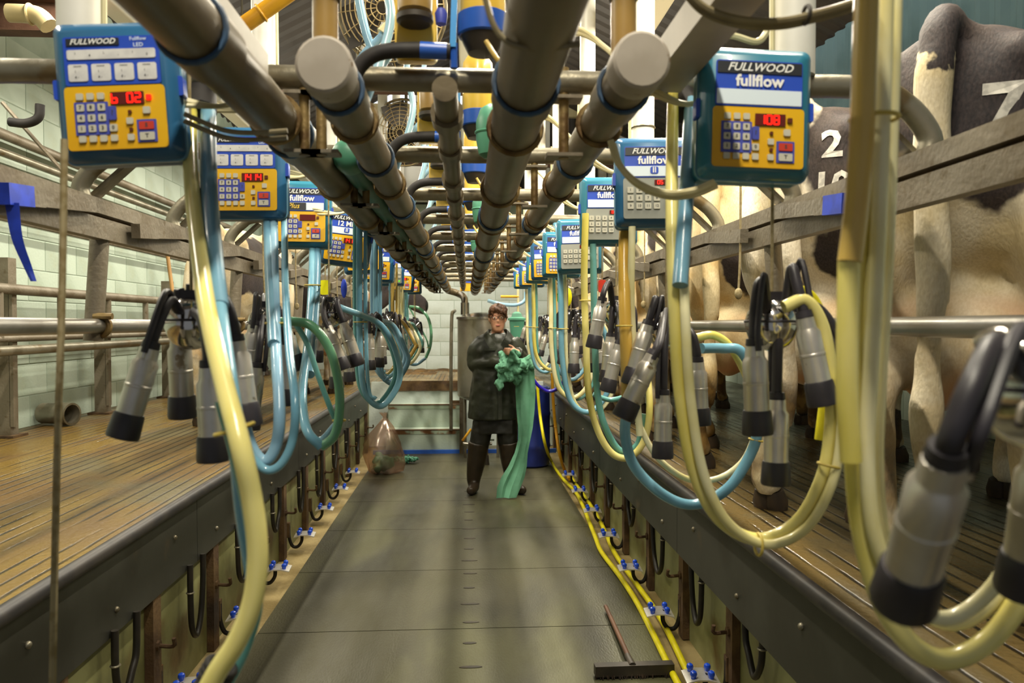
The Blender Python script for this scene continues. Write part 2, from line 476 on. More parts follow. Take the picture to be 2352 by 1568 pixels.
def tag(o, label, cat, group=None):
    o['label'] = label; o['category'] = cat
    if group: o['group'] = group
    return o
def struct(o, label=None):
    o['kind'] = 'structure'
    if label: o['label'] = label
    return o
def thing(name, label, cat, loc=(0, 0, 0), rot=(0, 0, 0), group=None):
    o = bpy.data.objects.new(name, None); COL.objects.link(o)
    o.empty_display_size = .05
    o.location = loc; o.rotation_euler = rot
    WM[o.name] = Matrix.Translation(V(loc)) @ Euler(rot).to_matrix().to_4x4()
    return tag(o, label, cat, group)
def dup(root, loc, rot, label, group=None):
    r = root.copy(); COL.objects.link(r); r.location = loc; r.rotation_euler = rot
    r['label'] = label
    if group: r['group'] = group
    WM[r.name] = Matrix.Translation(V(loc)) @ Euler(rot).to_matrix().to_4x4()
    for ch in list(root.children):
        c = ch.copy(); COL.objects.link(c); c.parent = r
        for g in list(ch.children):
            d = g.copy(); COL.objects.link(d); d.parent = c
    return r

_txt = {}
def text_geo(s, size, shear=0.0, bold=0.0):
    k = (s, shear, bold)
    if k not in _txt:
        cu = bpy.data.curves.new('t', 'FONT'); cu.body = s; cu.size = 1.0; cu.shear = shear; cu.align_x = 'CENTER'; cu.align_y = 'CENTER'
        cu.offset = bold; cu.resolution_u = 2
        ob = bpy.data.objects.new('t', cu); COL.objects.link(ob)
        dg = bpy.context.evaluated_depsgraph_get()
        me = ob.evaluated_get(dg).to_mesh()
        _txt[k] = ([v.co.copy() for v in me.vertices], [tuple(p.vertices) for p in me.polygons])
        ob.evaluated_get(dg).to_mesh_clear()
        bpy.data.objects.remove(ob); bpy.data.curves.remove(cu)
    vs, fs = _txt[k]
    return [v * size for v in vs], fs
ORD = ['nearest', 'second', 'third', 'fourth', 'fifth', 'sixth', 'seventh', 'eighth', 'ninth', 'tenth', 'eleventh', 'twelfth']
# ================================================================ structure
ZP = 0.82                      # platform height above the pit floor
XL, XR = -1.21, 0.98           # platform edges
YB = 12.5                      # back wall
YE = 9.76                      # end of the pit
WL, WR = -3.12, 3.35           # long walls

# pit floor: slabs on a base
fl = struct(MB().box((-.07, 4.4, -.06), (2.36, 10.8, .08)).build('floor', 'mint_joint', smooth=False))
js = [-1.0, .05, 1.0, 1.95, 2.9, 3.86, 4.8, 5.77, 6.7, 7.65, 8.6, YE]
for a, b in zip(js, js[1:]):
    mb = MB().box((-.06, (a + b) / 2, -.015), (1.98, b - a - .007, .03))
    mb.build('slab', 'pit_floor', fl, smooth=False)
for k in range(17):
    y = 2.9 + k * .26
    w = .035 + .01 * ((k * 7) % 3)
    MB().lathe([(0, .001), (.0, 1), (.002, 1)], (0, 0, 0), (0, 0, 1), 10).xf(Matrix.Translation((.012 + .004 * ((k * 5) % 3), y, .0004)) @ Matrix.Diagonal((w, .012, 1, 1))).build('drain_slot', 'plastic_dark', fl)
for x0, x1, n in ((-1.24, -1.05, 'floor_gutter_left'), (.93, 1.10, 'floor_gutter_right')):
    struct(MB().box(((x0 + x1) / 2, 4.4, -.035), (x1 - x0, 10.8, .04)).build(n, 'gutter', smooth=False))

# pit side walls with rusty stiffeners
wpl = struct(MB().box((-1.29, 4.4, .39), (.10, 10.8, .82)).build('wall_pit_left', 'pit_wall', smooth=False))
wpr = struct(MB().box((1.15, 4.4, .39), (.10, 10.8, .82)).build('wall_pit_right', 'pit_wall', smooth=False))
for side, w in ((-1, wpl), (1, wpr)):
    xw = -1.24 if side < 0 else 1.10
    for k in range(13):
        y = 1.62 + .7 * k
        mb = MB().box((xw - side * .018, y, .30), (.034, .075, .62))
        s_ = mb.build('stiffener', 'rust', w, smooth=False)
        mb = MB().tube(catmull([(xw - side * .03, y, .30), (xw - side * .10, y - .01, .30), (xw - side * .105, y - .02, .335)], 4), .008, 6)
        mb.cyl((xw - side * .034, y, .30), (xw - side * .045, y, .30), .02, n=8)
        mb.build('peg', 'rust', s_)

# kerbs: steel sheets and a rubber nosing
for side, n in ((-1, 'trim_1'), (1, 'trim_2')):
    xk = XL if side < 0 else XR
    t = struct(MB().tube([(xk - side * .012, -1, .80), (xk - side * .012, 9.3, .80)], .026, 12).build(n, 'kerb_rubber'))
    ys = [-1, 1.35, 3.45, 5.5, 7.6, 9.3]
    for a, b in zip(ys, ys[1:]):
        sh = MB().box((xk - side * .006, (a + b) / 2, .645), (.010, b - a - .005, .30)).build('kerb_sheet', 'kerb_steel', t, smooth=False)
        for q in range(4):
            y = a + (b - a) * (q + .5) / 4
            MB().sphere((xk - side * .012, y, .575 + .1 * (q % 2)), .011, 8, 6).build('bolt_head', 'galv', sh)
    # slab edge above the pit wall
struct(MB().box(((XL + WL) / 2, 5.75, ZP - .10), (abs(WL - XL), 13.5, .20)).build('floor_platform_left', 'platform_left', smooth=False))
struct(MB().box(((XR + WR) / 2, 5.75, ZP - .10), (WR - XR, 13.5, .20)).build('floor_platform_right', 'platform_right', smooth=False))
struct(MB().box(((XL + XR) / 2, (YE + .02 + YB) / 2, ZP - .42), (XR - XL, YB - YE - .02, .84)).build('floor_landing', 'platform_left', smooth=False))

# steps out of the pit
for i in range(2):
    z1 = .275 * (i + 1); y0 = 9.2 + .28 * i
    st = struct(MB().box((-.53, (y0 + YE) / 2 + .02, z1 - .1375), (.88, YE - y0 + .04, .275)).build('floor_step', 'mint_block', smooth=False))
    MB().box((-.53, y0 + .02, z1 + .004), (.885, .06, .012)).build('tread_nosing', 'rust', st, smooth=False)
    MB().box((-.53, y0 - .004, z1 - .02), (.885, .008, .05)).build('riser_plate', 'rust_paint', st, smooth=False)
pe = struct(MB().box((-.07, YE + .0, ZP / 2), (2.34, .04, ZP)).build('wall_pit_end', 'white_block', smooth=False))
MB().box((-.53, YE - .03, ZP - .05), (.88, .02, .13)).build('riser_plate', 'rust', pe, smooth=False)
struct(MB().box((-.02, 9.17, .02), (2.2, .03, .05)).build('baseboard_end', 'plastic_blue', smooth=False))

# block walls ------------------------------------------------------
BW, BH, JT = .443, .218, .007
def block_wall(parent, origin, ux, nrm, ncol, nrow, m, skip=None):
    ux = V(ux); nrm = V(nrm); o = V(origin)
    base = None
    for r in range(nrow):
        off = (BW + JT) / 2 if r % 2 else 0
        for c in range(ncol):
            if skip and skip(r, c): continue
            p = o + ux * (c * (BW + JT) + off + BW / 2) + V((0, 0, r * (BH + JT) + BH / 2))
            if base is None:
                mb = MB()
                def rg(w, h, d): return [ux * (sx * w / 2) + V((0, 0, sz * h / 2)) + nrm * d for sx, sz in ((-1, -1), (1, -1), (1, 1), (-1, 1))]
                rr = [rg(BW, BH, 0), rg(BW, BH, .0045), rg(BW - .006, BH - .006, .0065)]
                if ux.cross(V((0, 0, 1))).dot(nrm) < 0: rr = [list(reversed(q)) for q in rr]
                mb.ring_loft(rr)
                me = mb.mesh('block', False); me.materials.append(MATS[m]); base = me
            ob = bpy.data.objects.new('block', base); COL.objects.link(ob); ob.parent = parent
            ob.location = WM[parent.name].inverted() @ p
wl = struct(MB().box((WL - .11, 5.75, 2.3), (.2, 13.5, 4.6)).build('wall_left', 'mint_joint', smooth=False))
block_wall(wl, (WL - .012, 4.3, ZP), (0, 1, 0), (1, 0, 0), 18, 12, 'mint_block')
wb = struct(MB().box((-.085, YB + .1, 1.75), (6.9, .2, 3.5)).build('wall_back', 'mint_joint', smooth=False))
block_wall(wb, (-2.9, YB + .002, ZP), (1, 0, 0), (0, -1, 0), 12, 10, 'white_block')
wr = struct(MB().box((WR + .1, 5.75, 1.25), (.2, 13.5, 2.5)).build('wall_right', 'mint_block', smooth=False))
block_wall(wr, (WR + .002, 3.4, ZP), (0, 1, 0), (-1, 0, 0), 14, 7, 'mint_block')

def corrugated(p0, du, dv, nrm, n, amp, name, m, lines=8):
    mb = MB(); p0 = V(p0); du = V(du); dv = V(dv); nrm = V(nrm)
    rows = []
    for i in range(n * 4 + 1):
        t = i / (n * 4); d = (0, amp, amp, 0)[i % 4]
        rows.append((p0 + du * t + nrm * d, p0 + du * t + dv + nrm * d))
    for a, b in zip(rows, rows[1:]):
        mb.add([a[0], b[0], b[1], a[1]], [(0, 1, 2, 3)])
    back = -nrm * .004
    o = len(mb.v)
    mb.add([v + back for v in mb.v], [tuple(reversed(f)) for f in mb.f])
    return mb.build(name, m, smooth=False)
struct(corrugated((WR + .03, -1, 2.5), (0, 13.5, 0), (0, 0, 1.7), (-1, 0, 0), 70, .03, 'wall_right_cladding', 'clad_blue'))
struct(corrugated((-3.1, YB + .05, 3.5), (6.6, 0, 0), (0, 0, 2.4), (0, -1, 0), 44, .03, 'wall_back_cladding', 'clad_dark'))
struct(corrugated((-3.3, -1, 4.15), (0, 13.7, 0), (3.3, 0, 1.75), (.45, 0, -.9), 60, .03, 'ceiling_left', 'roof_sheet'))
struct(corrugated((3.55, -1, 4.15), (0, 13.7, 0), (-3.6, 0, 1.75), (-.45, 0, -.9), 60, .03, 'ceiling_right', 'roof_sheet'))
# far gable: pale panels, posts and a beam
g = thing('gable_frame', 'pale steel frame and white panels high on the far gable wall', 'wall frame', (0, 12.3, 3.5))
MB().box((0, 12.34, 4.98), (6.0, .10, .16)).build('beam', 'beam_beige', g, smooth=False)
wn_ = struct(MB().box((0, 12.40, 5.24), (5.6, .05, .32)).build('window_1', 'window_glow', smooth=False))
for i in range(7):
    MB().box((-2.4 + .8 * i, 12.37, 5.24), (.03, .03, .32)).build('mullion', 'white_post', wn_, smooth=False)
for x in (-2.3, -1.05, -.15, 1.0, 2.2):
    MB().box((x, 12.32, 4.2), (.12, .12, 1.4)).build('post', 'white_post', g, smooth=False)
for x0, x1 in ((-1.0, -.55), (1.1, 1.35), (2.3, 2.6)):
    MB().box(((x0 + x1) / 2, 12.38, 4.2), (x1 - x0, .03, 1.36)).build('panel', 'panel_white', g, smooth=False)
# roof truss tie beams
for i, y in enumerate((4.2, 6.9, 10.0)):
    t = thing('roof_beam', ['rusty brown steel tie beam crossing high over the near stalls', 'rusty brown steel tie beam crossing over the middle of the parlour', 'rusty brown steel tie beam crossing over the far stalls'][i], 'beam', (0, y, 3.0), group='roof tie beams')
    zz = 3.17 if i == 0 else 3.7
    mb = MB().box((-2.55 if i == 0 else 0, y, zz), (1.15 if i == 0 else 6.0, .012, .15)).box((-2.55 if i == 0 else 0, y, zz + .08), (1.15 if i == 0 else 6.0, .10, .012)).box((-2.55 if i == 0 else 0, y, zz - .08), (1.15 if i == 0 else 6.0, .10, .012))
    mb.build('flange_beam', 'beam_rust', t, smooth=False)

# ---------------------------------------------------------------- lamps (fluorescent battens)
LN = 0
def lamp(x, y, z, label, rotz=0.0, w=LAMP_W):
    t = thing('fluorescent_lamp', label, 'lamp', (x, y, z), (0, 0, rotz), group='fluorescent battens under the roof')
    MB().rrect((0, 0, 0), .12, .06, .015, -.8, .8).build('housing', 'lamp_body', t, local=True)
    zr = (4.15 + 1.75 * (x + 3.3) / 3.3) if x <= 0 else (4.15 + 1.75 * (3.55 - x) / 3.6)
    MB().cyl((0, 0, .03), (0, 0, zr - z + .02), .010, n=8).build('hanger', 'galv', t, local=True)
    li = bpy.data.lights.new('tube_light', 'AREA'); li.shape = 'RECTANGLE'; li.size = .07; li.size_y = 1.5
    li.energy = w; li.color = LAMP_C
    lo = bpy.data.objects.new('tube_light', li); COL.objects.link(lo); lo.parent = t; lo.location = (0, 0, -.04)
    l2 = li.copy(); l2.energy = w * .45          # open batten: the tube also lights the roof side
    lo2 = bpy.data.objects.new('tube_light', l2); COL.objects.link(lo2); lo2.parent = t; lo2.location = (0, 0, .04); lo2.rotation_euler = (PI, 0, 0)
rows = {-2.0: ('left platform', 3.35), 0.0: ('pit', 3.75), 1.05: ('right platform edge', 3.30)}
for x, (nm, z) in rows.items():
    wl_ = LAMP_W * {-2.0: .85, 0.0: 1.5, 1.05: 1.3}[x]
    for i, y in enumerate(((2.2, 4.6, 7.0, 9.4) if x < 0 else (2.3, 4.4, 6.5, 8.6)) if x else (.1, 2.9, 5.8, 8.7)):
        lamp(x, y, z, f'white fluorescent batten over the {nm}, ' + (f'{ORD[i]} along' if i else 'nearest one'), 0.0, wl_)
lamp(-1.0, 11.3, 3.5, 'white fluorescent batten over the far landing', PI / 2, LAMP_W * .8)
# ================================================================ overhead steelwork and pipes
NB = 11
YBAR = [1.61 + .7 * k for k in range(NB)]
ZBAR = 2.06
RX_R, RX_L, ZR = 1.00, -1.12, 1.93
gname = 'overhead cross frames'
for k, y in enumerate(YBAR):
    lab = f'dirty steel cross bar with bent ends over the pit, {ORD[k]} from the camera'
    t = thing('overhead_frame', lab, 'frame', (0, y, ZR), group=gname)
    pts = [(RX_L, y, ZR - .02), (RX_L - .005, y, ZR + .03), (RX_L + .05, y, ZBAR - .035), (RX_L + .14, y, ZBAR), (-.6, y, ZBAR), (0, y, ZBAR), (.6, y, ZBAR), (RX_R - .14, y, ZBAR), (RX_R - .05, y, ZBAR - .035), (RX_R + .005, y, ZR + .03), (RX_R, y, ZR - .02)]
    MB().tube(catmull(pts, 5), .025, 12).build('cross_bar', 'galv', t)
    for s, x in ((-1, RX_L), (1, RX_R)):
        MB().bar((x, y + .06, ZR + .0), (x - s * .12, y + .06, ZBAR - .02), .012, .05, (0, 1, 0)).build('gusset_plate', 'galv', t, smooth=False)
    # split clamps where the milk lines hang
    for x, r in ((-.385, .046), (-.227, .042), (.10, .052), (.275, .042)):
        zc = 1.965 if abs(x) > .15 else 1.955
        MB().torus((x, y - .035, zc), (0, 1, 0), r + .002, .006, 20, 6).build('clamp_ring', 'clamp_brass', t)
    for x in (-.335, -.30, .205):
        rod = MB().cyl((x, y, 1.90), (x, y, 2.09), .011, n=10).build('hanger_rod', 'clamp_brass', t)
        for zz in (2.025, 1.905): MB().box((x, y, zz), (.075, .05, .007)).build('clamp_plate', 'galv_dirty', rod, smooth=False)
    MB().cyl((-.04, y - .035, 1.985), (-.04, y + .035, 1.985), .034, n=14).build('centre_collar', 'pipe_dirty', t)

# white hanger posts from the roof
for j, y in enumerate(YBAR[::2]):
    for s in (-1, 1):
        x = .70 if s > 0 else -.78
        t = thing('hanger_post', f'white round hanger post above the {"right" if s > 0 else "left"} boxes, {ORD[j]} from the camera', 'post', (x, y + .0, ZBAR), group='white hanger posts')
        MB().cyl((x, y, ZBAR + .02), (x, y, 4.6), .045, n=18).build('post_tube', 'white_post', t)
        MB().torus((x, y, ZBAR + .27), (0, 0, 1), .046, .004, 18, 6).build('wire_band', 'galv', t)
        mb = MB().tube(catmull([(x + s * -.055, y - .02, 2.9), (x - s * .06, y - .03, 2.5), (x - s * .058, y - .03, 2.12)], 5), .006, 6)
        mb.build('cable', 'tube_cream', t)

# long pipes along the pit
def pipe(name, label, x, z, r, y0, y1, cap=False, joints=(), m='pipe_dirty', rings=True, elbow=None):
    t = thing(name, label, 'pipe', (x, y0, z))
    pts = [(x, y0, z), (x, y1, z)]
    if elbow: pts = catmull([(x, y0, z)] + [(x, y0 + (y1 - y0) * q / 6, z) for q in range(1, 7)] + elbow, 5)
    MB().tube(pts, r, 20).build('pipe_run', m, t)
    for q, yj in enumerate(joints):
        MB().cyl((x, yj - .045, z), (x, yj + .045, z), r + .006, n=20).build('socket', m, t)
        if rings: MB().torus((x, yj - .05, z), (0, 1, 0), r + .004, .0045, 22, 6).build('seal_ring', 'blue_ring', t)
    if cap:
        MB().lathe([(0, r + .001), (.004, r + .006), (.06, r + .006), (.06, r)], (x, y0 - .012, z), (0, 1, 0), 24).build('end_cap', 'pipe_cap', t)
    return t
pipe('milk_line', 'long dirty milk pipe running over the pit, left outermost and uncapped', -.385, 1.965, .045, .25, 9.0, joints=(1.15, 1.75, 3.2, 4.6, 6.0, 7.4))
pipe('milk_line', 'capped milk pipe over the pit with round grey end cap, left of centre', -.227, 1.965, .040, 1.25, 9.0, cap=True, joints=(1.42, 1.98, 2.75, 4.2, 5.6, 7.0),
     elbow=[(-.215, 9.15, 1.955), (-.10, 9.2, 1.92), (-.03, 9.0, 1.86), (-.02, 8.8, 1.72)])
pipe('vacuum_line', 'thick dirty pipe running over the pit just right of centre', .10, 1.955, .050, .25, 9.4, joints=(1.33, 2.9, 4.4, 6.0, 7.5))
pipe('milk_line', 'capped milk pipe over the pit with round grey end cap, right side', .275, 1.965, .040, 1.20, 9.4, cap=True, joints=(1.38, 1.98, 3.2, 4.6, 6.0, 7.4))
pipe('wash_line', 'slim dirty pipe with wide collars running along the centre over the pit', -.04, 1.985, .024, 1.42, 9.3, joints=[y + .3 for y in YBAR], rings=False)
t = pipe('air_line', 'teal green plastic pipe between the two left milk pipes', -.306, 1.985, .038, 2.02, 8.6, m='teal_pipe')
MB().lathe([(0, .01), (.004, .026), (.015, .036), (.03, .041), (.09, .041)], (-.306, 1.96, 1.985), (0, 1, 0), 20).build('end_cap', 'green_plastic', t)
# box ducts that end at the first cross bar
for s in (-1, 1):
    x = .40 * s if s > 0 else -.43
    MBx = MB().box((x, .85, 2.055), (.075, 1.40, .06))
    tag(MBx.build('cable_duct', 'duct_grey', smooth=False), f'grey rectangular cable duct overhead, {"right" if s > 0 else "left"} of the capped pipe', 'duct')
# amber sight tubes standing on the caps
for (px, x, y, lab) in ((715, -.235, 1.30, 'left'), (1405, .262, 1.27, 'right')):
    t = thing('sight_tube', f'short amber sight tube standing on the {lab} capped pipe', 'tube', (x, y, 2.0))
    MB().cyl((x, y, 2.0), (x, y, 2.10), .021, n=18).build('glass_tube', 'jar_brown', t)
    MB().lathe([(0, .024), (.02, .034), (.06, .034), (.07, .02)], (x, y, 2.09), (0, 0, 1), 18).build('top_cap', 'plastic_dark', t)
tag(MB().rrect((.255, .80, 2.065), .15, .07, .012, -.06, .06).build('junction_box', 'plastic_dark'), 'dark junction box at the top edge over the right pipes', 'box')

# ---------------------------------------------------------------- rump rails, kick rails, arms, posts
for s, xr, side in ((-1, RX_L, 'left'), (1, RX_R, 'right')):
    t = thing('rump_rail', f'dirty double steel rump rail along the {side} platform', 'rail', (xr, 4, 1.83))
    MB().box((xr, 4.3, 1.905), (.05, 9.4, .045)).build('upper_bar', 'galv_dirty', t, smooth=False)
    MB().box((xr - s * .012, 4.3, 1.838), (.035, 9.4, .062)).build('lower_bar', 'galv_dirty', t, smooth=False)
    MB().box((xr + s * .012, 4.3, 1.872), (.02, 9.4, .03)).build('web', 'rust', t, smooth=False)
    for k in range(12):
        yb = .9 + .7 * k
        MB().lathe([(0, .012), (.012, .012), (.012, .006), (.03, .006)], (xr, yb, 1.927), (0, 0, 1), 6).build('bolt', 'rust', t)
    tag(MB().tube([(xr, -.4, 1.545), (xr, 9.0, 1.545)], .023, 14).build('kick_rail', 'rail_steel'), f'bright round steel kick rail along the {side} platform', 'rail')
    for k in range(5):
        y = 2.44 + 1.4 * k if s > 0 else 2.40 + 1.4 * k
        t = thing('rail_post', f'slanted dirty steel post under the {side} rump rail, {ORD[k]} from the camera', 'post', (xr, y, 1.52), group='posts between the rails')
        MB().tube([(xr + s * .02, y, 1.50), (xr + s * .005, y + .02, 1.83)], .028, 14).build('post_tube', 'galv_dirty', t)
        mb = MB().torus((xr, y - .0, 1.545), (0, 1, 0), .029, .010, 18, 8)
        mb.cyl((xr - s * .045, y - .015, 1.575), (xr + s * .01, y - .015, 1.575), .010, n=8)
        mb.build('clamp', 'clamp_brass', t)
    for k in range(10):
        y = 2.30 + .7 * k - (.02 if s < 0 else 0)
        t = thing('latch_arm', f'flat steel latch arm on the {side} rump rail, {ORD[k]} from the camera', 'arm', (xr, y, 1.84), group='latch arms')
        a = V((xr - s * .04, y, 1.895)); b = V((xr - s * .055, y - .30, 1.865)); c = V((xr - s * .06, y - .46, 1.85))
        MB().bar(a, b, .022, .042).build('arm_bar', 'galv_dirty', t, smooth=False)
        MB().bar(b, c, .028, .046).build('arm_sleeve', 'galv_dirty', t, smooth=False)
        if k == 0:
            MB().bar(b.lerp(c, .35), b.lerp(c, 1.03), .032, .050).build('tape_wrap', 'tape_blue', t, smooth=False)
            if s < 0:
                q0 = b.lerp(c, .9); pts = [q0 + V((.01, .0, -.02)), q0 + V((.02, 0, -.10)), q0 + V((.03, .02, -.16)), q0 + V((.045, .02, -.20))]
                mb = MB(); ps = catmull(pts, 5)
                mb.ring_loft([[p + V((.016 * (1 - .6 * i / len(ps)), 0, 0)), p + V((0, .003, 0)), p - V((.016 * (1 - .6 * i / len(ps)), 0, 0)), p - V((0, .003, 0))] for i, p in enumerate(ps)])
                mb.build('tape_tail', 'tape_blue', t)
# ropes hanging from the rail and frame
def rope(label, pts, r=.005, m='cord', knot=None):
    t = thing('rope', label, 'rope', pts[-1], group='hanging ropes')
    MB().tube(catmull(pts, 6), r, 7).build('strand', m, t)
    if knot is not None: MB().sphere(knot, (.014, .014, .02), 8, 6).build('knot', m, t)
rope('long beige cord hanging in front of the left platform kerb', [P(148, 320, 1.25), P(142, 700, 1.25), P(130, 1100, 1.25), P(118, 1700, 1.25)], .0055)
for k in range(7):
    yy = 2.55 + .7 * k
    rope(f'thin cord dangling behind the right latch arms, {ORD[k]} from the camera', [(.93, yy, 2.04), (.93, yy, 1.8), (.925, yy, 1.66)], .004, 'cord', (.925, yy, 1.655))
for k in range(1, 7):
    yy = 2.35 + .7 * k
    rope(f'thin cord dangling by the left latch arms, {ORD[k - 1]} from the camera', [(-.98, yy, 2.04), (-.98, yy, 1.85), (-.975, yy, 1.66)], .004, 'cord', (-.975, yy, 1.655))

# ---------------------------------------------------------------- rails and posts by the left wall
for k, (px, pyt, pyb) in enumerate(((14, 600, 990), (235, 765, 940), (386, 650, 900), (500, 690, 870), (590, 700, 850))):
    b = PX(px, 800, -2.98); y = b.y
    zt = {0: 1.98, 1: 1.72, 2: 1.98}.get(k, 1.8)
    t = thing('wall_post', f'dirty square steel post by the left wall, {ORD[k]} from the camera', 'post', (-2.98, y, ZP), group='posts along the left wall')
    MB().box((-2.98, y, (ZP + zt) / 2), (.09, .09, zt - ZP)).build('post_tube', 'galv_dirty', t, smooth=False)
    MB().box((-2.98, y, ZP + .008), (.17, .17, .016)).build('base_plate', 'rust', t, smooth=False)
    MB().box((-2.925, y - .02, (ZP + zt) / 2 - .08), (.025, .05, zt - ZP - .3)).build('side_strap', 'galv_dirty', t, smooth=False)
t = thing('wall_rail', 'welded double steel rail along the left wall', 'rail', (-2.92, 6, 1.38))
MB().tube([(-2.9, 3.6, 1.775), (-2.9, 10.2, 1.775)], .035, 12).build('top_tube', 'galv_dirty', t)
MB().tube([(-2.9, 3.6, 1.46), (-2.9, 10.2, 1.46)], .022, 12).build('lower_tube', 'galv_dirty', t)
for k in range(9):
    y = 4.2 + .72 * k
    MB().cyl((-2.9, y, 1.46), (-2.9, y, 1.775), .024, n=10).build('spindle', 'galv_dirty', t)
tag(MB().tube(catmull([(-2.82, 3.5, 1.385), (-2.82, 6, 1.39), (-2.82, 10.2, 1.40)], 4), .032, 12).build('wall_rail', 'galv'), 'single bright steel rail low along the left wall', 'rail')
b = PX(150, 940, -2.9)
t = thing('drain_pipe', 'short grey drain pipe stub lying against the left wall', 'pipe', (-2.95, b.y, ZP))
MB().lathe([(0, .075), (.16, .075), (.16, .082), (.26, .082), (.26, .068), (.10, .066)], (-3.08, b.y + .05, ZP + .085), (1, -.35, 0), 20).build('stub', 'galv', t)
# wooden pole leaning by the wall
t = thing('wooden_broom', 'wooden broom handle leaning against the left wall post', 'broom', PX(392, 880, -2.85))
q0 = PX(384, 580, -2.95); q1 = PX(425, 880, -2.7)
MB().tube([q0, q1], .018, 10).build('handle', 'wood', t)
MB().box(q1 + V((0, 0, -.02)), (.09, .34, .09)).build('head', 'wood_dark', t, smooth=False)
# conduit runs high on the left wall
for j, (z, r) in enumerate(((2.80, .035), (2.68, .028), (2.52, .03), (2.38, .022), (2.25, .018))):
    tag(MB().tube(catmull([(-3.02 + .0 * j, 1.5, z), (-3.02, 6, z - .01), (-3.02, 11.8, z - .02)], 4), r, 10).build('wall_pipe', 'galv' if j % 2 else 'galv_dirty'),
        f'grey service pipe high on the left wall, {["topmost", "second from the top", "third from the top", "fourth from the top", "lowest"][j]}', 'pipe', 'service pipes on the left wall')
t = thing('spare_hook', 'bent black rubber elbow hanging high by the left wall', 'pipe', P(60, 280, 3.2))
MB().tube(catmull([P(22, 280, 3.2), P(60, 283, 3.2), P(88, 270, 3.2), P(92, 240, 3.2)], 6), .018, 10).build('elbow', 'rubber_matt', t)
MB().tube([P(5, 235, 3.25), P(150, 400, 3.25)], .008, 8).build('rod', 'galv_dirty', t)
t = thing('waste_pipe', 'cream plastic waste pipe elbow at the upper left', 'pipe', P(60, 40, 4.0))
MB().tube(catmull([P(20, 30, 4.0), P(60, 32, 4.0), P(90, 38, 4.0), P(112, 60, 4.0)], 5), .045, 14).build('bend', 'pvc_cream', t)
MB().torus(P(70, 33, 4.0), (1, 0, 0), .047, .008, 18, 6).build('socket', 'pvc_cream', t)
# ================================================================ control boxes
_part = {}
def shared(name, key, fn, m, parent, loc):
    k = (key, m)
    if k not in _part:
        me = fn().mesh(name); me.materials.append(MATS[m]); _part[k] = me
    o = bpy.data.objects.new(name, _part[k]); COL.objects.link(o); o.parent = parent; o.location = loc
    WM[o.name] = WM[parent.name]
    return o
def slab(w, h, r=.002, t=.003):
    return lambda: MB().rrect((0, 0, 0), w, h, r, -t, 0, seg=2)
FY = -.0852
def text_part(parent, items, m, name='lettering', y=FY - .0062):
    mb = MB()
    for s, x, z, size, sh, bold in items:
        vs, fs = text_geo(s, size, sh, bold)
        mb.add([V((x + v.x, y, z + v.y)) for v in vs], fs)
    return mb.build(name, m, parent, local=True, smooth=False)

def seven(txt, x, z, h, parent, name='digits'):
    """seven segment digits"""
    SEG = {'0': 'abcdef', '1': 'bc', '2': 'abged', '3': 'abgcd', '4': 'fgbc', '5': 'afgcd', '6': 'afgedc', '7': 'abc', '8': 'abcdefg', '9': 'abcdfg', 'E': 'afged', 'H': 'fgbec', '-': 'g', 'b': 'fgedc', ' ': ''}
    w = h * .55; mb = MB(); t = h * .17; n = len(txt)
    for i, ch in enumerate(txt):
        cx = x + (i - (n - 1) / 2) * w * 1.5
        for sg in SEG[ch]:
            dx, dz, sx, sz = {'a': (0, h / 2, w, t), 'g': (0, 0, w, t), 'd': (0, -h / 2, w, t), 'b': (w / 2, h / 4, t, h / 2), 'c': (w / 2, -h / 4, t, h / 2), 'f': (-w / 2, h / 4, t, h / 2), 'e': (-w / 2, -h / 4, t, h / 2)}[sg]
            mb.box((cx + dx, FY - .0066, z + dz), (sx, .001, sz))
    return mb.build(name, 'led_lit', parent, local=True, smooth=False)

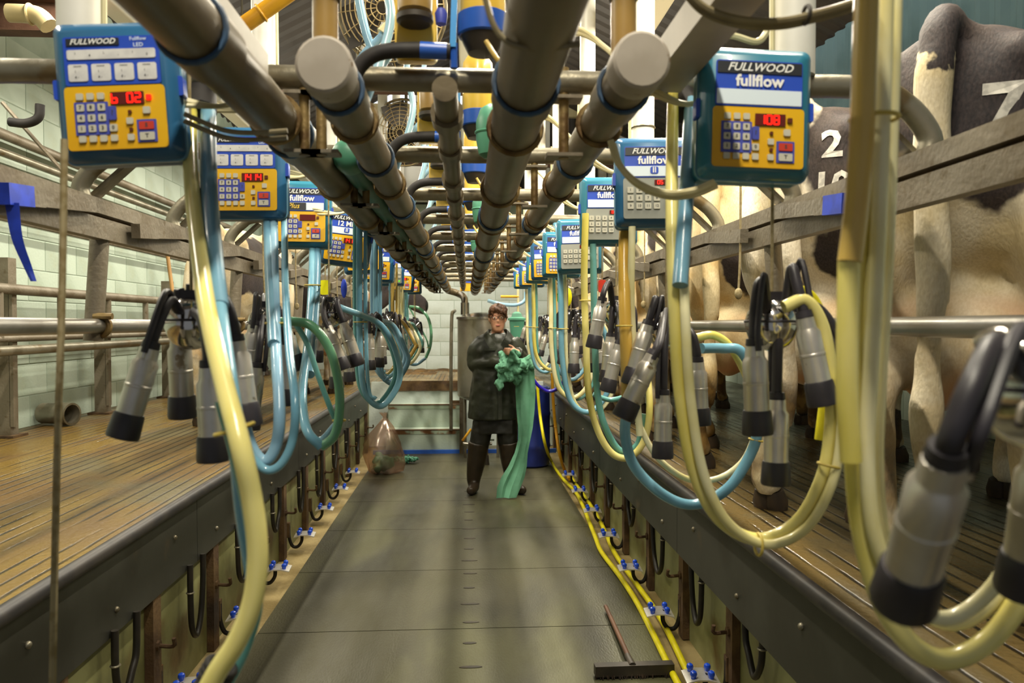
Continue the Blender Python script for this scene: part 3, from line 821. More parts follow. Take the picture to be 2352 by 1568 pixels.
def control_box(kind, label, loc, rot, digits='100', word='fullflow', sub=None, body='box_blue', lit=True):
    t = thing('control_box', label, 'control box', loc, rot, group='milking control boxes')
    W, H = .205, .245
    MB().rrect((0, 0, H / 2), W, H, .016, -.085, -.01, ch=.016).build('housing', body, t, local=True, ang=50)
    MB().rrect((0, 0, H / 2), W + .006, H + .006, .018, -.052, -.044).build('seam', 'hose_blue_deep', t, local=True)
    for s in (-1, 1):
        shared('side_clip', 'clip', lambda: MB().rrect((0, 0, 0), .012, .035, .003, -.012, .012), 'label_blue', t, (s * .1045, -.055, .13))
    MB().tube(catmull([(0, -.012, .17), (0, .03, .18), (.0, .07, .15), (0, .10, .12)], 5), .020, 10).build('bracket', 'plastic_dark', t, local=True)
    lp = shared('label_panel', 'lp', slab(.160, .086, .004), 'label_blue', t, (0, FY - .001, .171))
    if kind == 'A':
        shared('name_strip', 'ns', slab(.088, .013, .001), 'label_black', lp, (-.030, -.002, .033))
        text_part(lp, [('FULLWOOD', -.030, .033, .0135, .35, .02)], 'ink_white', y=-.0058)
        text_part(lp, [('Fullflow', .046, .037, .009, 0, .01), ('LED', .046, .026, .010, 0, .01)], 'label_sky', y=-.0042)
        shared('table_strip', 'ts', slab(.148, .017, .003), 'label_white', lp, (0, -.002, .011))
        its = [(q, -.06 + .024 * i, .011 + .002 * ((-1) ** i), .006, 0, .02) for i, q in enumerate(('i', '4', 'i.', '-', 'i', 'ii'))]
        for i in range(4):
            x = -.0575 + .0385 * i
            shared('table_cell', 'tc', slab(.032, .030, .003), 'label_white', lp, (x, -.002, -.021))
            its += [('-----', x, -.009, .008, 0, .02), ('i', x - .004, -.019, .006, 0, .02), ('4 -', x - .002, -.029, .006, 0, .02)]
        text_part(lp, its, 'ink', y=-.0058)
    else:
        shared('name_strip', 'nsB', slab(.156, .022, .001), 'label_black', lp, (0, -.002, .029))
        text_part(lp, [('FULLWOOD', 0, .029, .0215, .35, .015)], 'ink_white', y=-.0058)
        shared('lower_strip', 'ls', slab(.156, .028, .001), 'label_sky', lp, (0, -.0015, -.026))
        its = [(word, 0, .003, .030 if len(word) < 9 else .022, 0, .03)]
        text_part(lp, its, 'ink_white', y=-.0062)
        if sub == 'II':
            shared('numeral_plate', 'np', slab(.022, .02, .005), 'label_blue', lp, (0, -.003, -.024))
            text_part(lp, [('II', 0, -.024, .022, 0, .02)], 'ink_white', y=-.0068)
        elif sub == 'Plus':
            shared('plus_plate', 'pp', slab(.09, .026, .001), 'label_black', lp, (-.03, -.003, -.026))
            text_part(lp, [('Plus', -.03, -.026, .026, .25, .01)], 'ink_gold', y=-.0068)
    pad = shared('keypad', 'kp', slab(.168, .112, .006), 'pad_grey' if kind == 'C' else 'pad_yellow', t, (0, FY - .001, .070))
    K = lambda x, z, w=.0125, h=.0125, m='key_pale', nm='key': shared(nm, ('k', w, h), slab(w, h, .0015, .004), m, pad, (x, -.003, z - .070))
    if kind == 'C':
        led = shared('led_window', 'lwC', slab(.030, .014, .001), 'led_window', pad, (.015, -.003, .043))
        seven(digits[:2], .015, .113, .010, t)
        for r_ in range(3):
            for c in range(4):
                K(-.065 + .0235 * c, .092 - .022 * r_, .0165, .0165)
        for i, z in enumerate((.088, .062)):
            K(.040, z, .022, .020); K(.068, z, .020, .018)
        K(.066, .030, .012, .012, 'led_green', 'lamp_lens')
        items = [('%d' % (1 + c + 4 * r_), -.065 + .0235 * c, .092 - .022 * r_, .010, 0, .02) for r_ in range(3) for c in range(4)]
        text_part(t, items, 'ink', y=FY - .0085)
    else:
        shared('key_backing', 'kb', slab(.056, .058, .001, .002), 'key_navy', pad, (-.0405, -.003, -.001))
        shared('led_window', 'lw', slab(.056, .022, .001), 'led_window', pad, (.021, -.003, .033))
        if lit: seven(digits, .019, .103, .016, t)
        for i, zz in enumerate((.088, .0695, .051)):
            for c in range(3):
                K(-.058 + .0175 * c, zz)
        K(-.0055, .051)
        for c in range(3): K(-.058 + .0175 * c, .1075, .0115, .0115)
        for c in range(4): K(-.058 + .0175 * c, .033, .0115, .0115)
        K(-.0055, .077, .0125, .024, 'key_navy')
        K(.057, .103, .009, .009, 'led_lit' if kind == 'A' and lit and digits == 'b 02' else 'led_off', 'lamp_lens')
        K(.052, .080, .012, .012); K(.0235, .078, .006, .006, 'led_off', 'lamp_lens'); K(.0225, .062, .011, .011)
        K(.0235, .047, .006, .006, 'led_off', 'lamp_lens'); K(.0225, .033, .011, .011)
        shared('key_backing', 'kb2', slab(.033, .040, .001, .002), 'key_navy', pad, (.050, -.003, -.026))
        K(.050, .053, .025, .014, 'key_red'); K(.050, .034, .025, .014)
        items = [(str(7 - 3 * i + c), -.058 + .0175 * c, (.088, .0695, .051)[i], .009, 0, .03) for i in range(3) for c in range(3)]
        items += [('0', -.0055, .051, .009, 0, .03), ('?', -.0055, .077, .012, 0, .02), ('T', .050, .034, .010, 0, .03), ('S', .050, .053, .010, 0, .03)]
        text_part(t, items, 'ink', y=FY - .0085)
    return t

def place(px, py, Y):           # centre of the box face -> base point of the housing
    p = P(px, py, Y - .085)
    return V((p.x, Y, p.z - .1225))
cb = []
control_box('A', 'blue control box with yellow keypad and white tables, nearest on the left', place(268, 205, 1.48), (R(-2), R(-4.5), R(4)), 'b 02', body='box_blue')
control_box('A', 'blue control box with yellow keypad and white tables, second on the left', place(560, 395, 2.17), (R(-4), R(-1), R(2)), '1414')
control_box('B', 'control box lettered Plus with unlit display, third on the left', place(688, 492, 2.92), (R(-6), R(0), R(5)), '1', 'fullflow', 'Plus', 'box_teal', False)
control_box('B', 'tilted control box with numeral II on its label, fourth on the left', place(786, 545, 3.40), (R(-5), R(7), R(0)), '1412', '12 Mini', 'II')
far_l = [(832, 576, 4.25, 'fifth'), (866, 604, 5.0, 'sixth'), (892, 618, 5.7, 'seventh'), (920, 636, 6.4, 'eighth'), (941, 645, 7.1, 'ninth')]
for i, (px, py, Y, o) in enumerate(far_l):
    control_box('C' if i == 2 else 'B', f'small distant control box hanging over the left of the pit, {o} from the camera', place(px, py, Y), (R(-4), R((-3, 2, 0, 3, -2)[i]), R((6, -4, 8, 0, 4)[i])), ('1403', '888', '88', '188', '88')[i])
control_box('B', 'teal control box with yellow keypad and fullflow label, nearest on the right', place(1744, 258, 1.46), (R(-5), R(2.5), R(-3)), '108', 'fullflow', None, 'box_teal')
control_box('C', 'control box with grey keypad and numeral II, second on the right', place(1512, 418, 2.12), (R(-7), R(0), R(-6)), '05', 'fullflow', 'II', 'box_blue')
control_box('C', 'teal control box with grey keypad, third on the right', place(1404, 484, 2.82), (R(-3), R(0), R(-4)), '88', 'fullflow', None, 'box_teal')
control_box('C', 'dark teal control box with grey keypad, fourth on the right', place(1340, 565, 3.50), (R(-5), R(-1), R(-10)), '30', 'fullflow', None, 'box_teal')
far_r = [(1292, 585, 4.2, 'fifth'), (1262, 598, 4.9, 'sixth'), (1242, 612, 5.6, 'seventh'), (1222, 625, 6.3, 'eighth'), (1208, 632, 7.0, 'ninth')]
for i, (px, py, Y, o) in enumerate(far_r):
    control_box('B', f'small distant control box hanging over the right of the pit, {o} from the camera', place(px, py, Y), (R(-4), R((1, -2, 2, 0, 1)[i]), R((-4, -8, -3, 2, -6)[i])), '88', body=('box_teal', 'box_blue')[i % 2])
t = thing('fuse_box', 'small yellow and blue electric fuse box at the far end of the pipes', 'fuse box', P(1076, 655, 9.3))
q = P(1076, 655, 9.3)
MB().box(q + V((0, .03, 0)), (.20, .08, .14)).build('housing', 'pad_yellow', t, smooth=False)
MB().box(q + V((.02, -.015, .05)), (.16, .01, .04)).build('lid', 'label_blue', t, smooth=False)
MB().box(q + V((.06, -.015, -.03)), (.03, .01, .03)).build('switch', 'ink', t, smooth=False)

# ================================================================ milk meters on the cross bars
def meter(k, y):
    t = thing('milk_meter', f'yellow and blue milk meter over the cross bars, {ORD[k]} from the camera', 'milk meter', (.03, y, ZBAR + .03), group='milk meters over the pit')
    x, z = .033, ZBAR + .035
    yo = y - .06
    MB().lathe([(0, .030), (.02, .040), (.035, .046)], (x, yo, z), (0, 0, 1), 20).build('bowl', 'plastic_dark', t)
    MB().lathe([(0, .048), (.003, .051), (.042, .051), (.045, .046)], (x, yo, z + .033), (0, 0, 1), 22).build('collar', 'plastic_blue', t)
    MB().lathe([(0, .046), (.10, .045), (.14, .043), (.16, .03), (.165, .012)], (x, yo, z + .078), (0, 0, 1), 22).build('jar', 'jar_yellow', t)
    MB().bar((x - .06, yo, z + .01), (x - .056, yo, z + .13), .012, .022, (0, 1, 0)).build('strap', 'plastic_sky', t, smooth=False)
    MB().cyl((x - .058, yo, z - .03), (x - .058, yo, z + .02), .008, n=8).build('strap_pin', 'plastic_blue', t)
    MB().rrect((x - .135, yo + .03, z + .10), .085, .22, .012, -.012, .012).build('back_plate', 'jar_yellow', t)
    MB().lathe([(0, .018), (.012, .034), (.06, .036), (.09, .026)], (x - .135, yo - .01, z + .065), (0, 0, 1), 18).build('pulsator', 'jar_brown', t)
    MB().lathe([(0, .030), (.006, .037), (.016, .037)], (x - .135, yo - .01, z + .052), (0, 0, 1), 18).build('pulsator_base', 'plastic_dark', t)
    MB().lathe([(0, .011), (.02, .013), (.03, .008)], (x - .083, yo - .02, z + .05), (0, 0, 1), 10).build('plug', 'key_navy', t)
    # rubber elbow to the milk line
    pts = [(x - .065, yo - .01, z - .0), (x - .13, yo - .01, z + .002), (-.175, yo - .01, z - .006), (-.218, yo - .005, z - .04), (-.227, yo, 2.0)]
    el = MB().tube(catmull(pts, 6), .0155, 12).build('elbow_hose', 'rubber_matt', t)
    MB().cyl((x - .125, yo - .01, z + .002), (x - .072, yo - .01, z), .0165, n=12).build('coupling', 'plastic_blue', el)
    MB().tube(catmull([(x + .005, yo - .045, z + .01), (x + .03, yo - .05, z - .03), (x + .06, yo - .04, z - .05), (.085, yo - .02, z - .055)], 5), .005, 8).build('signal_tube', 'hose_amber', t)
for k, y in enumerate(YBAR[:9]):
    meter(k, y)
# green recorder jar right of the second meter, pale hoses slung over the bars
for i, k in enumerate((1, 3, 5)):
    y = YBAR[k]
    jz = 2.012; y = y - .18
    t = thing('recorder_jar', f'green plastic jar slung over the bars, {ORD[i]} from the camera', 'jar', (.07, y, jz))
    MB().lathe([(0, .02), (.01, .034), (.05, .042), (.10, .042), (.135, .03), (.15, .008)], (.068, y, jz), (0, 0, 1), 18).build('jar_body', 'green_plastic', t)
    MB().torus((.068, y, jz + .07), (0, 0, 1), .042, .004, 18, 6).build('rim', 'green_plastic', t)
for k in range(8):
    y = YBAR[k]
    h = thing('sky_hose', f'pale blue hose slung over the cross bars, {ORD[k]} from the camera', 'hose', (-.2, y, ZBAR), group='pale blue hoses over the bars')
    a = .01 * (k % 3)
    MB().tube(catmull([(-.19 + a, y + .10, 2.60), (-.185, y + .10, 2.35), (-.165, y + .08, 2.22), (-.19, y + .05, 2.10), (-.22, y + .02, 2.0)], 6), .010, 10).build('hose', 'hose_sky', h)
    MB().tube(catmull([(-.11, y + .16, 2.24), (-.15, y + .15, 2.19), (-.20, y + .14, 2.12), (-.24, y + .12, 2.02)], 6), .009, 10).build('hose', 'hose_sky', h)
    MB().cyl((-.12, y + .16, 2.228), (-.085, y + .165, 2.268), .014, n=10).build('nipple', 'tube_cream', h)
    h = thing('cream_tubes', f'cream air tubes crossing over the right pipes, {ORD[k]} from the camera', 'tube', (.2, y, ZBAR), group='cream air tubes over the bars')
    for d in (0, .012):
        MB().tube(catmull([(.14, y + .2, 2.06 + d), (.19 + d, y + .18, 2.16), (.24, y + .1, 2.20 + d), (.30, y + .02, 2.14), (.36, y - .05, 2.04 + d), (.44, y - .10, 1.99), (.50, y - .12, 2.02)], 6), .0055, 8).build('tube', 'tube_cream', h)
    h = thing('cream_tubes', f'cream air tubes coiled beside the left boxes, {ORD[k]} from the camera', 'tube', (-.5, y, ZBAR - .1), group='cream air tubes by the left boxes')
    for d in (0, .012, .02):
        MB().tube(catmull([(-.42, y - .05, 2.0 + d), (-.47, y - .12, 1.965), (-.54 - d, y - .16, 1.955 + d), (-.60, y - .10, 1.97), (-.56, y, 1.99 + d), (-.48, y + .04, 2.0)], 6), .0045, 8).build('tube', 'tube_cream', h)
# near tube loops
def tubes(label, pxs, Y, r=.006, n=2, off=(0, 9), m='tube_dark', name='air_tubes', tie=None):
    t = thing(name, label, 'tube', P(pxs[0][0], pxs[0][1], Y))
    for i in range(n):
        pts = [P(a + off[0] * i, b + off[1] * i, Y + .012 * i + (c if len(q) > 2 else 0)) for q in pxs for a, b, c in [(q + (0,))[:3]]]
        MB().tube(catmull(pts, 7), r, 8).build('tube', m, t)
    if tie: MB().torus(P(tie[0], tie[1], Y), (1, 0, 0), .013, .003, 14, 6).build('tie', 'plastic_dark', t)
    return t
tubes('pair of dirty air tubes sagging across the upper right', [(1570, -30), (1620, 18), (1700, 45), (1790, 48), (1870, 32), (1960, 5), (2060, -40)], 1.12, .0058, 2, (0, 12), tie=(1852, 34))
tubes('cream air tube looping below the nearest white post on the right', [(1615, 88), (1680, 82), (1735, 96), (1757, 80), (1762, 60)], 1.55, .007, 1, m='tube_cream')
tubes('cream air tubes looping from the right pipe past the grey keypad box', [(1402, 322), (1420, 375), (1465, 420), (1530, 443), (1590, 438), (1640, 418)], 1.36, .0062, 2, (6, 8), m='tube_cream')
tubes('cream air tubes strung between the first two left boxes', [(424, 262), (470, 282), (520, 300), (580, 305), (660, 300)], 1.40, .0045, 2, (0, 16), m='tube_dark')
tubes('thin cream tube hanging over the thick centre pipe', [(1110, -20), (1135, 60), (1175, 100), (1250, 112), (1330, 100)], 1.0, .0042, 1, m='tube_dark')
t = thing('yellow_pipe', 'bright yellow pipe rising at the top left of the pit', 'pipe', P(560, 60, 2.5))
MB().tube([P(548, 66, 2.5), P(700, -40, 2.5)], .026, 14).build('pipe_run', 'hose_orange', t)
MB().torus(P(600, 30, 2.5), P(700, -40, 2.5) - P(548, 66, 2.5), .027, .005, 16, 6).build('joint', 'hose_orange', t)
t = thing('blue_hose', 'light blue hose falling from the roof left of the meters', 'hose', P(840, 60, 2.4))
MB().tube(catmull([P(815, -60, 2.4), P(828, 20, 2.4), P(842, 80, 2.4), P(858, 122, 2.4)], 6), .0135, 12).build('hose', 'hose_sky', t)
MB().tube(catmull([P(895, 62, 2.4), P(868, 92, 2.4), P(838, 122, 2.4), P(812, 160, 2.4)], 6), .012, 12).build('hose', 'hose_sky', t)
MB().cyl(P(880, 78, 2.4), P(908, 42, 2.4), .022, .014, n=12).build('sleeve', 'tube_cream', t)

# ================================================================ milking clusters
def cup(parent, top, d, tube_from, side, arch=.06, pulse=True, mt='rubber', up=None):
    """steel teat cup hanging at top along d, with its rubber milk tube and pulse tube"""
    top = V(top); d = V(d).normalized(); tube_from = V(tube_from)
    sh = MB().lathe([(0, .011), (.002, .0165), (.020, .0180), (.023, .0185), (.030, .0228), (.068, .0228), (.069, .0236), (.073, .0236), (.074, .0228), (.128, .0228)], top, d, 20).build('teat_cup', 'cup_steel', parent)
    MB().lathe([(0, .0245), (.004, .0262), (.040, .0285), (.045, .0275), (.047, .018), (.030, .014)], top + d * .121, d, 20).build('liner_mouth', 'rubber', sh)
    MB().lathe([(0, .0150), (.012, .0165), (.016, .012)], top - d * .012, d, 14).build('liner_neck', 'rubber', sh)
    up = V((0, 0, 1)) if up is None else V(up)
    a = top - d * .025; b = top - d * .055
    mid = (b + tube_from) / 2 + up * arch * .55
    MB().tube(catmull([top, a, b.lerp(mid, .35), mid, tube_from.lerp(mid, .3), tube_from], 6), .0102, 10).build('milk_tube', mt, parent)
    if pulse:
        _, u, w = frame(d); e = (u * math.cos(side) + w * math.sin(side))
        p0 = top + d * .016 + e * .019
        st = MB().cyl(p0 + d * .004, p0 - d * .016, .0045, n=8).build('pulse_nipple', 'cup_steel', sh)
        MB().tube(catmull([p0 - d * .006, p0 - d * .05, mid + e * .018 + up * .012, tube_from + e * .014 + up * .008], 6), .0062, 8).build('pulse_tube', 'rubber', parent)

def cluster(label, c, cups, cat='milking cluster', axis=(0, 0, 1), big=1.0, mats=None):
    c = V(c)
    t = thing('milking_cluster', label, cat, c, group='milking clusters')
    ax = V(axis).normalized()
    MB().lathe([(-.052, .006), (-.049, .018), (-.040, .033), (-.025, .044), (-.008, .050), (.004, .051), (.010, .050), (.024, .046), (.038, .036), (.048, .022), (.052, .006)], c, ax, 24).build('claw_bowl', 'chrome', t)
    MB().torus(c + ax * .006, ax, .050, .0028, 28, 8).build('claw_gasket', 'rubber', t)
    _, u, w = frame(ax)
    MB().tube(catmull([c + ax * .03 + u * .02, c + ax * .05 + u * .045, c + ax * .045 + u * .075], 4), .011, 10).build('outlet', 'stainless', t)
    MB().box(c + ax * .055, (.03, .03, .018)).build('pulse_block', 'rubber', t)
    MB().tube([c + ax * .05, V((c.x, c.y, 2.05))], .0032, 6).build('lift_cord', 'cord', t)
    for i, q in enumerate(cups):
        top, d = q[0], q[1]
        arch = q[2] if len(q) > 2 else .05
        k = (V(top) - c); k = k - ax * k.dot(ax); k = k.normalized() if k.length > 1e-4 else u
        cup(t, top, d, c + k * .036 + ax * .022, i * 1.7, arch)
    return t
def pc(px0, py0, px1, py1, Y, dy=0.0):     # a cup seen from one pixel to another, with its tilt in depth
    a = P(px0, py0, Y); b = P(px1, py1, Y)
    d = (b - a).normalized() + V((0, dy, 0))
    return a, d.normalized()
def pf(px0, py0, px1, py1, Y, ln=.168):     # a cup leaning towards the camera: solve its lower depth from its length
    a = P(px0, py0, Y); y = Y
    while y < 1.5 and (P(px1, py1, y) - a).length < ln: y += .002
    return a, (P(px1, py1, y) - a).normalized()
def std(c, yaw=0.0, spread=.075, drop=.035, tilt=.25, seed=0):
    rng = random.Random(seed); c = V(c); out = []
    for i in range(4):
        a = yaw + PI / 2 * i + .5 + rng.uniform(-.3, .3)
        e = V((math.cos(a), math.sin(a), 0)); sp = spread * rng.uniform(.75, 1.25)
        out.append((c + e * sp + V((0, 0, -drop * rng.uniform(.2, 2.2))), (e * tilt * rng.uniform(-.3, 1.5) + V((0, 0, -1))).normalized(), .05 * rng.uniform(.7, 1.4)))
    return out
CL = {}
CL[('R', -1)] = P(2385, 905, .66)
cluster('large milking cluster at the right edge, nearest on the right', CL[('R', -1)],
        [pf(2172, 1052, 2072, 1385, .56) + (.06,), (P(2400, 1030, .72), V((.1, .3, -1)), .07), (P(2520, 960, .60), V((.3, 0, -1)), .07), (P(2430, 800, .74), V((.5, .4, -1)), .12)])
CL[('R', 0)] = P(1772, 745, 1.46)
cluster('milking cluster hanging before the kick rail, second on the right', CL[('R', 0)],
        [pc(1733, 792, 1740, 990, 1.38) + (.11,), pc(1848, 728, 1882, 905, 1.38, -.05) + (.11,), pc(1784, 915, 1782, 1100, 1.43) + (.0,), pc(1935, 830, 1950, 990, 1.46) + (.06,)])
CL[('R', 1)] = P(1530, 760, 2.05)
cluster('milking cluster with spread cups, third on the right', CL[('R', 1)],
        [pc(1500, 815, 1435, 950, 1.78) + (.06,), pc(1488, 745, 1458, 850, 2.0) + (.07,), pc(1602, 830, 1608, 965, 1.95) + (.02,), pc(1524, 905, 1522, 1035, 1.95) + (.03,)])
CL[('R', 2)] = P(1415, 720, 2.75)
cluster('milking cluster with upright cups, fourth on the right', CL[('R', 2)],
        [pc(1383, 690, 1370, 760, 2.6) + (.07,), pc(1402, 772, 1395, 850, 2.7) + (.04,), pc(1422, 790, 1402, 870, 2.55) + (.03,), pc(1455, 760, 1440, 840, 2.7) + (.05,)])
for k in range(3, 10):
    Y = 1.4 + .7 * k + .05
    c = V((.54 + .03 * math.sin(k * 2.1) + (.11 if k > 4 else 0), Y, 1.545 + .03 * math.cos(k * 1.7)))
    CL[('R', k)] = c
    cluster(f'distant milking cluster along the right rail, {ORD[k + 1]} from the camera', c, std(c, k * .7, seed=k))
CL[('L', 0)] = P(440, 742, 1.52)
cluster('milking cluster with spread cups over the left platform, nearest on the left', CL[('L', 0)],
        [pc(345, 798, 308, 935, 1.40, -.1) + (.05,), pc(411, 770, 412, 870, 1.55, .1) + (.07,), pc(480, 842, 486, 965, 1.36) + (.02,), pc(543, 782, 558, 890, 1.50) + (.06,)])
CL[('L', 1)] = P(612, 745, 2.15)
cluster('milking cluster over the left platform, second on the left', CL[('L', 1)],
        [pc(585, 745, 575, 825, 2.1) + (.06,), pc(590, 842, 580, 925, 2.05) + (.0,), pc(655, 790, 656, 870, 2.1) + (.04,), pc(640, 730, 668, 800, 2.3) + (.06,)])
CL[('L', 2)] = P(756, 722, 2.85)
cluster('milking cluster with tilted cups, third on the left', CL[('L', 2)],
        [pc(752, 748, 776, 812, 2.75) + (.05,), pc(735, 730, 728, 800, 2.9) + (.05,), pc(788, 740, 808, 800, 2.8) + (.05,), pc(770, 790, 772, 850, 2.9) + (.03,)])
for k in range(3, 10):
    Y = 1.4 + .7 * k + .05
    c = V((-.50 + .03 * math.sin(k * 2.6), Y, 1.545 + .025 * math.cos(k * 1.3)))
    CL[('L', k)] = c
    cluster(f'distant milking cluster along the left rail, {ORD[k]} from the camera', c, std(c, k * .9 + .4, tilt=.45, seed=20 + k))

# ================================================================ hoses
def hoses(label, runs, ties=(), name='milk_hoses', group='milk hoses'):
    """runs: (points, radius, material)"""
    t = thing(name, label, 'hose', runs[0][0][0], group=group)
    for pts, r, m in runs:
        MB().tube(catmull(pts, 7), r, 12).build('hose', m, t)
    for p, ax, r in ties:
        MB().torus(p, ax, r, .0028, 18, 6).build('hose_tie', 'tie_yellow', t)
    return t
def pp(lst, Y, dx=0, dy=0, dY=0):
    out = []
    for q in lst:
        y = q[2] if len(q) > 2 else Y
        out.append(P(q[0] + dx, q[1] + dy, y + dY))
    return out
# right, nearest: thick pale bundle
a = [(2012, -60), (2008, 120), (1998, 300), (1985, 480), (1965, 640), (1958, 820), (1962, 1020), (1985, 1240), (2045, 1420), (2150, 1512), (2270, 1470), (2370, 1330), (2440, 1150), (2450, 980, .75)]
b = [(2036, -60), (2030, 150), (2022, 400), (2012, 640), (2000, 850), (1992, 1050), (2010, 1230), (2075, 1370), (2170, 1420), (2270, 1360), (2360, 1220), (2440, 1060), (2460, 960, .75)]
c_ = [(1992, -60), (1986, 120), (1980, 300), (1968, 470), (1952, 600)]
hoses('thick bundle of pale yellow hoses at the right edge, nearest on the right',
      [(pp(a, .92), .0135, 'hose_yellow'), (pp(b, .90), .0095, 'hose_pale'), (pp(b, .94, 22, 14), .0085, 'hose_pale'), (pp(c_, .88), .014, 'hose_amber'),
       (pp([(1950, 600), (1947, 760), (1946, 900), (1955, 1060)], .885), .0128, 'hose_yellow')],
      [(P(2008, 272, .9), (0, 0, 1), .027)])
# right, second
a = [(1546, 215, 1.60), (1544, 330, 1.52), (1543, 480, 1.44), (1550, 720), (1562, 900), (1592, 1075), (1650, 1190), (1740, 1238), (1830, 1198), (1888, 1095), (1908, 980), (1908, 860), (1890, 750), (1850, 690), (1800, 705)]
hoses('pale yellow hose loop with a blue sleeve, second on the right',
      [(pp(a, 1.38), .0120, 'hose_yellow'), (pp(a[2:12], 1.36, 24, 12), .0092, 'hose_pale'), (pp([(1588, 232, 1.58), (1581, 380, 1.48), (1571, 530, 1.40), (1562, 655, 1.36)], 1.35), .0145, 'hose_blue_deep'), (pp([(1568, 200, 1.62), (1575, 235, 1.60), (1582, 262, 1.58)], 1.6), .027, 'rubber_matt'),
       (pp([(1885, 1010), (1900, 870), (1893, 760), (1868, 690), (1835, 668), (1812, 690)], 1.50), .012, 'hose_bright')],
      [(P(1742, 1250, 1.37), (1, 0, -.05), .020), (P(1905, 1068, 1.37), (.2, 0, 1), .020)])
# right, third: amber down hose and blue loop
hoses('amber hose and sky blue loop, third on the right',
      [(pp([(1452, 430, 2.26), (1436, 520, 2.14), (1434, 660, 2.06), (1438, 800), (1442, 930)], 2.02), .0165, 'hose_amber'), (pp([(1452, 520), (1450, 700), (1462, 900), (1470, 1000)], 2.06), .010, 'hose_pale'),
       (pp([(1442, 930), (1436, 1000), (1460, 1075), (1530, 1140), (1600, 1158), (1675, 1118), (1725, 1040), (1740, 985), (1745, 900, 2.1), (1705, 810, 2.1), (1660, 800, 2.1), (1610, 800, 2.05)], 2.02), .0145, 'hose_blue'),
       (pp([(1465, 970), (1510, 1050), (1580, 1100), (1650, 1098), (1705, 1060), (1735, 1000)], 2.08), .0085, 'hose_pale'),
       (pp([(1735, 990), (1720, 880), (1680, 800), (1640, 770), (1600, 775)], 2.14), .012, 'hose_yellow')],
      [(P(1736, 1010, 2.02), (.2, 0, 1), .018), (P(1434, 748, 2.02), (0, 0, 1), .020)])
# right, fourth
hoses('pale hose and teal hose pair, fourth on the right',
      [(pp([(1345, 490), (1342, 640), (1346, 780), (1352, 900), (1372, 985), (1405, 1040), (1445, 1050), (1480, 1010), (1492, 930), (1480, 830, 2.8), (1440, 740, 2.8)], 2.72), .0125, 'hose_yellow'),
       (pp([(1362, 560), (1366, 760), (1372, 900), (1390, 980), (1425, 1035), (1465, 1020), (1478, 950)], 2.76), .0125, 'hose_teal'),
       (pp([(1362, 905), (1400, 918), (1440, 910)], 3.0), .010, 'hose_teal')],
      [(P(1344, 690, 2.72), (0, 0, 1), .018)])
specR = {3: ('blue hose with a thin pale hose', 'hose_blue', 'hose_pale'), 4: ('cream hose loop with thin green tube', 'hose_pale', 'hose_teal'), 5: ('deep blue hose with amber companion', 'hose_blue_deep', 'hose_amber'),
         6: ('pale yellow hose loop with thin teal tube', 'hose_yellow', 'hose_teal'), 7: ('blue hose loop with cream tube', 'hose_blue', 'hose_pale'), 8: ('cream hose loop with sky tube', 'hose_pale', 'hose_sky'), 9: ('purple blue hose loop with amber tube', 'hose_purple', 'hose_amber')}
for k, (nm, m1, m2) in specR.items():
    Y = 1.4 + .7 * k; c = CL[('R', k)]; rn = random.Random(k)
    x0 = .43 + .03 * (k % 3) + (.06 if k > 4 else 0); zb = 1.16 + rn.uniform(-.05, .08)
    base = [(x0, Y + .21, 2.04), (x0, Y + .06, 1.96), (x0 + .005, Y, 1.65), (x0 + .01, Y, 1.40), (x0 + .05, Y + .02, zb + .06), (x0 + .14, Y + .03, zb), (x0 + .23, Y + .05, zb + .09), (x0 + .24, Y + .05, 1.42), (x0 + .19, Y + .04, 1.56), (c.x + .02, c.y, c.z + .03)]
    if k == 9:
        base = [tuple(q) for q in pp([(1226, 715), (1217, 780), (1215, 830), (1228, 875), (1258, 898), (1288, 885), (1302, 850), (1300, 800)], 7.45)]
        runs = [(base, .0165, m1), ([tuple(V(q) + V((.02, .03, -.01))) for q in base], .010, m2), ([base[0], tuple(V(base[0]) + V((.01, .1, .25))), (base[0][0] + .02, 7.91, 2.04)], .0145, 'hose_blue_deep')]
    else:
        runs = [(base, .0130, m1), ([tuple(V(q) + V((.024, .02, -.012))) for q in base], .0088, m2)]
    hoses(f'{nm}, {ORD[k + 1]} on the right', runs, [((x0 + .014, Y, 1.53), (0, 0, 1), .024)])
# left, nearest: yellow and blue bundle falling past the kerb
a = [(438, 228, 1.60), (437, 330, 1.50), (441, 430, 1.40), (455, 560, 1.28), (478, 720, 1.15), (515, 880, 1.06), (552, 1020), (580, 1150), (592, 1270), (580, 1380), (545, 1470), (500, 1540), (462, 1610)]
hoses('yellow and blue hose bundle falling past the left kerb, nearest on the left',
      [(pp(a, 1.0), .0135, 'hose_yellow'), (pp([(478, 230, 1.61), (480, 420, 1.42), (490, 580, 1.28), (503, 705, 1.195)], 1.2), .0150, 'hose_blue_deep'), (pp(a[5:], 1.06, -6, 40)[:4] + pp([(578, 1290), (588, 1390), (560, 1490), (520, 1570), (480, 1630)], 1.08), .0095, 'hose_teal'),
       (pp([(478, 236, 1.60), (480, 420, 1.42), (490, 580, 1.28), (510, 760, 1.16), (535, 930), (548, 1060), (560, 1180), (585, 1330)], 1.08), .012, 'hose_blue'), (pp([(462, 212, 1.62), (462, 235, 1.60), (462, 258, 1.58)], 1.6), .030, 'rubber_matt')],
      [(P(538, 985, 1.05), (.3, 0, -1), .026)])
t = thing('hose_coupling', 'black ribbed hose coupling at the lower left', 'coupling', P(500, 1545, 1.05))
ax = (P(462, 1610, 1.05) - P(545, 1470, 1.05)).normalized()
for j in range(3):
    MB().torus(P(508, 1530, 1.05) + ax * .008 * j, ax, .020, .0045, 18, 8).build('coupling_rib', 'rubber_matt', t)
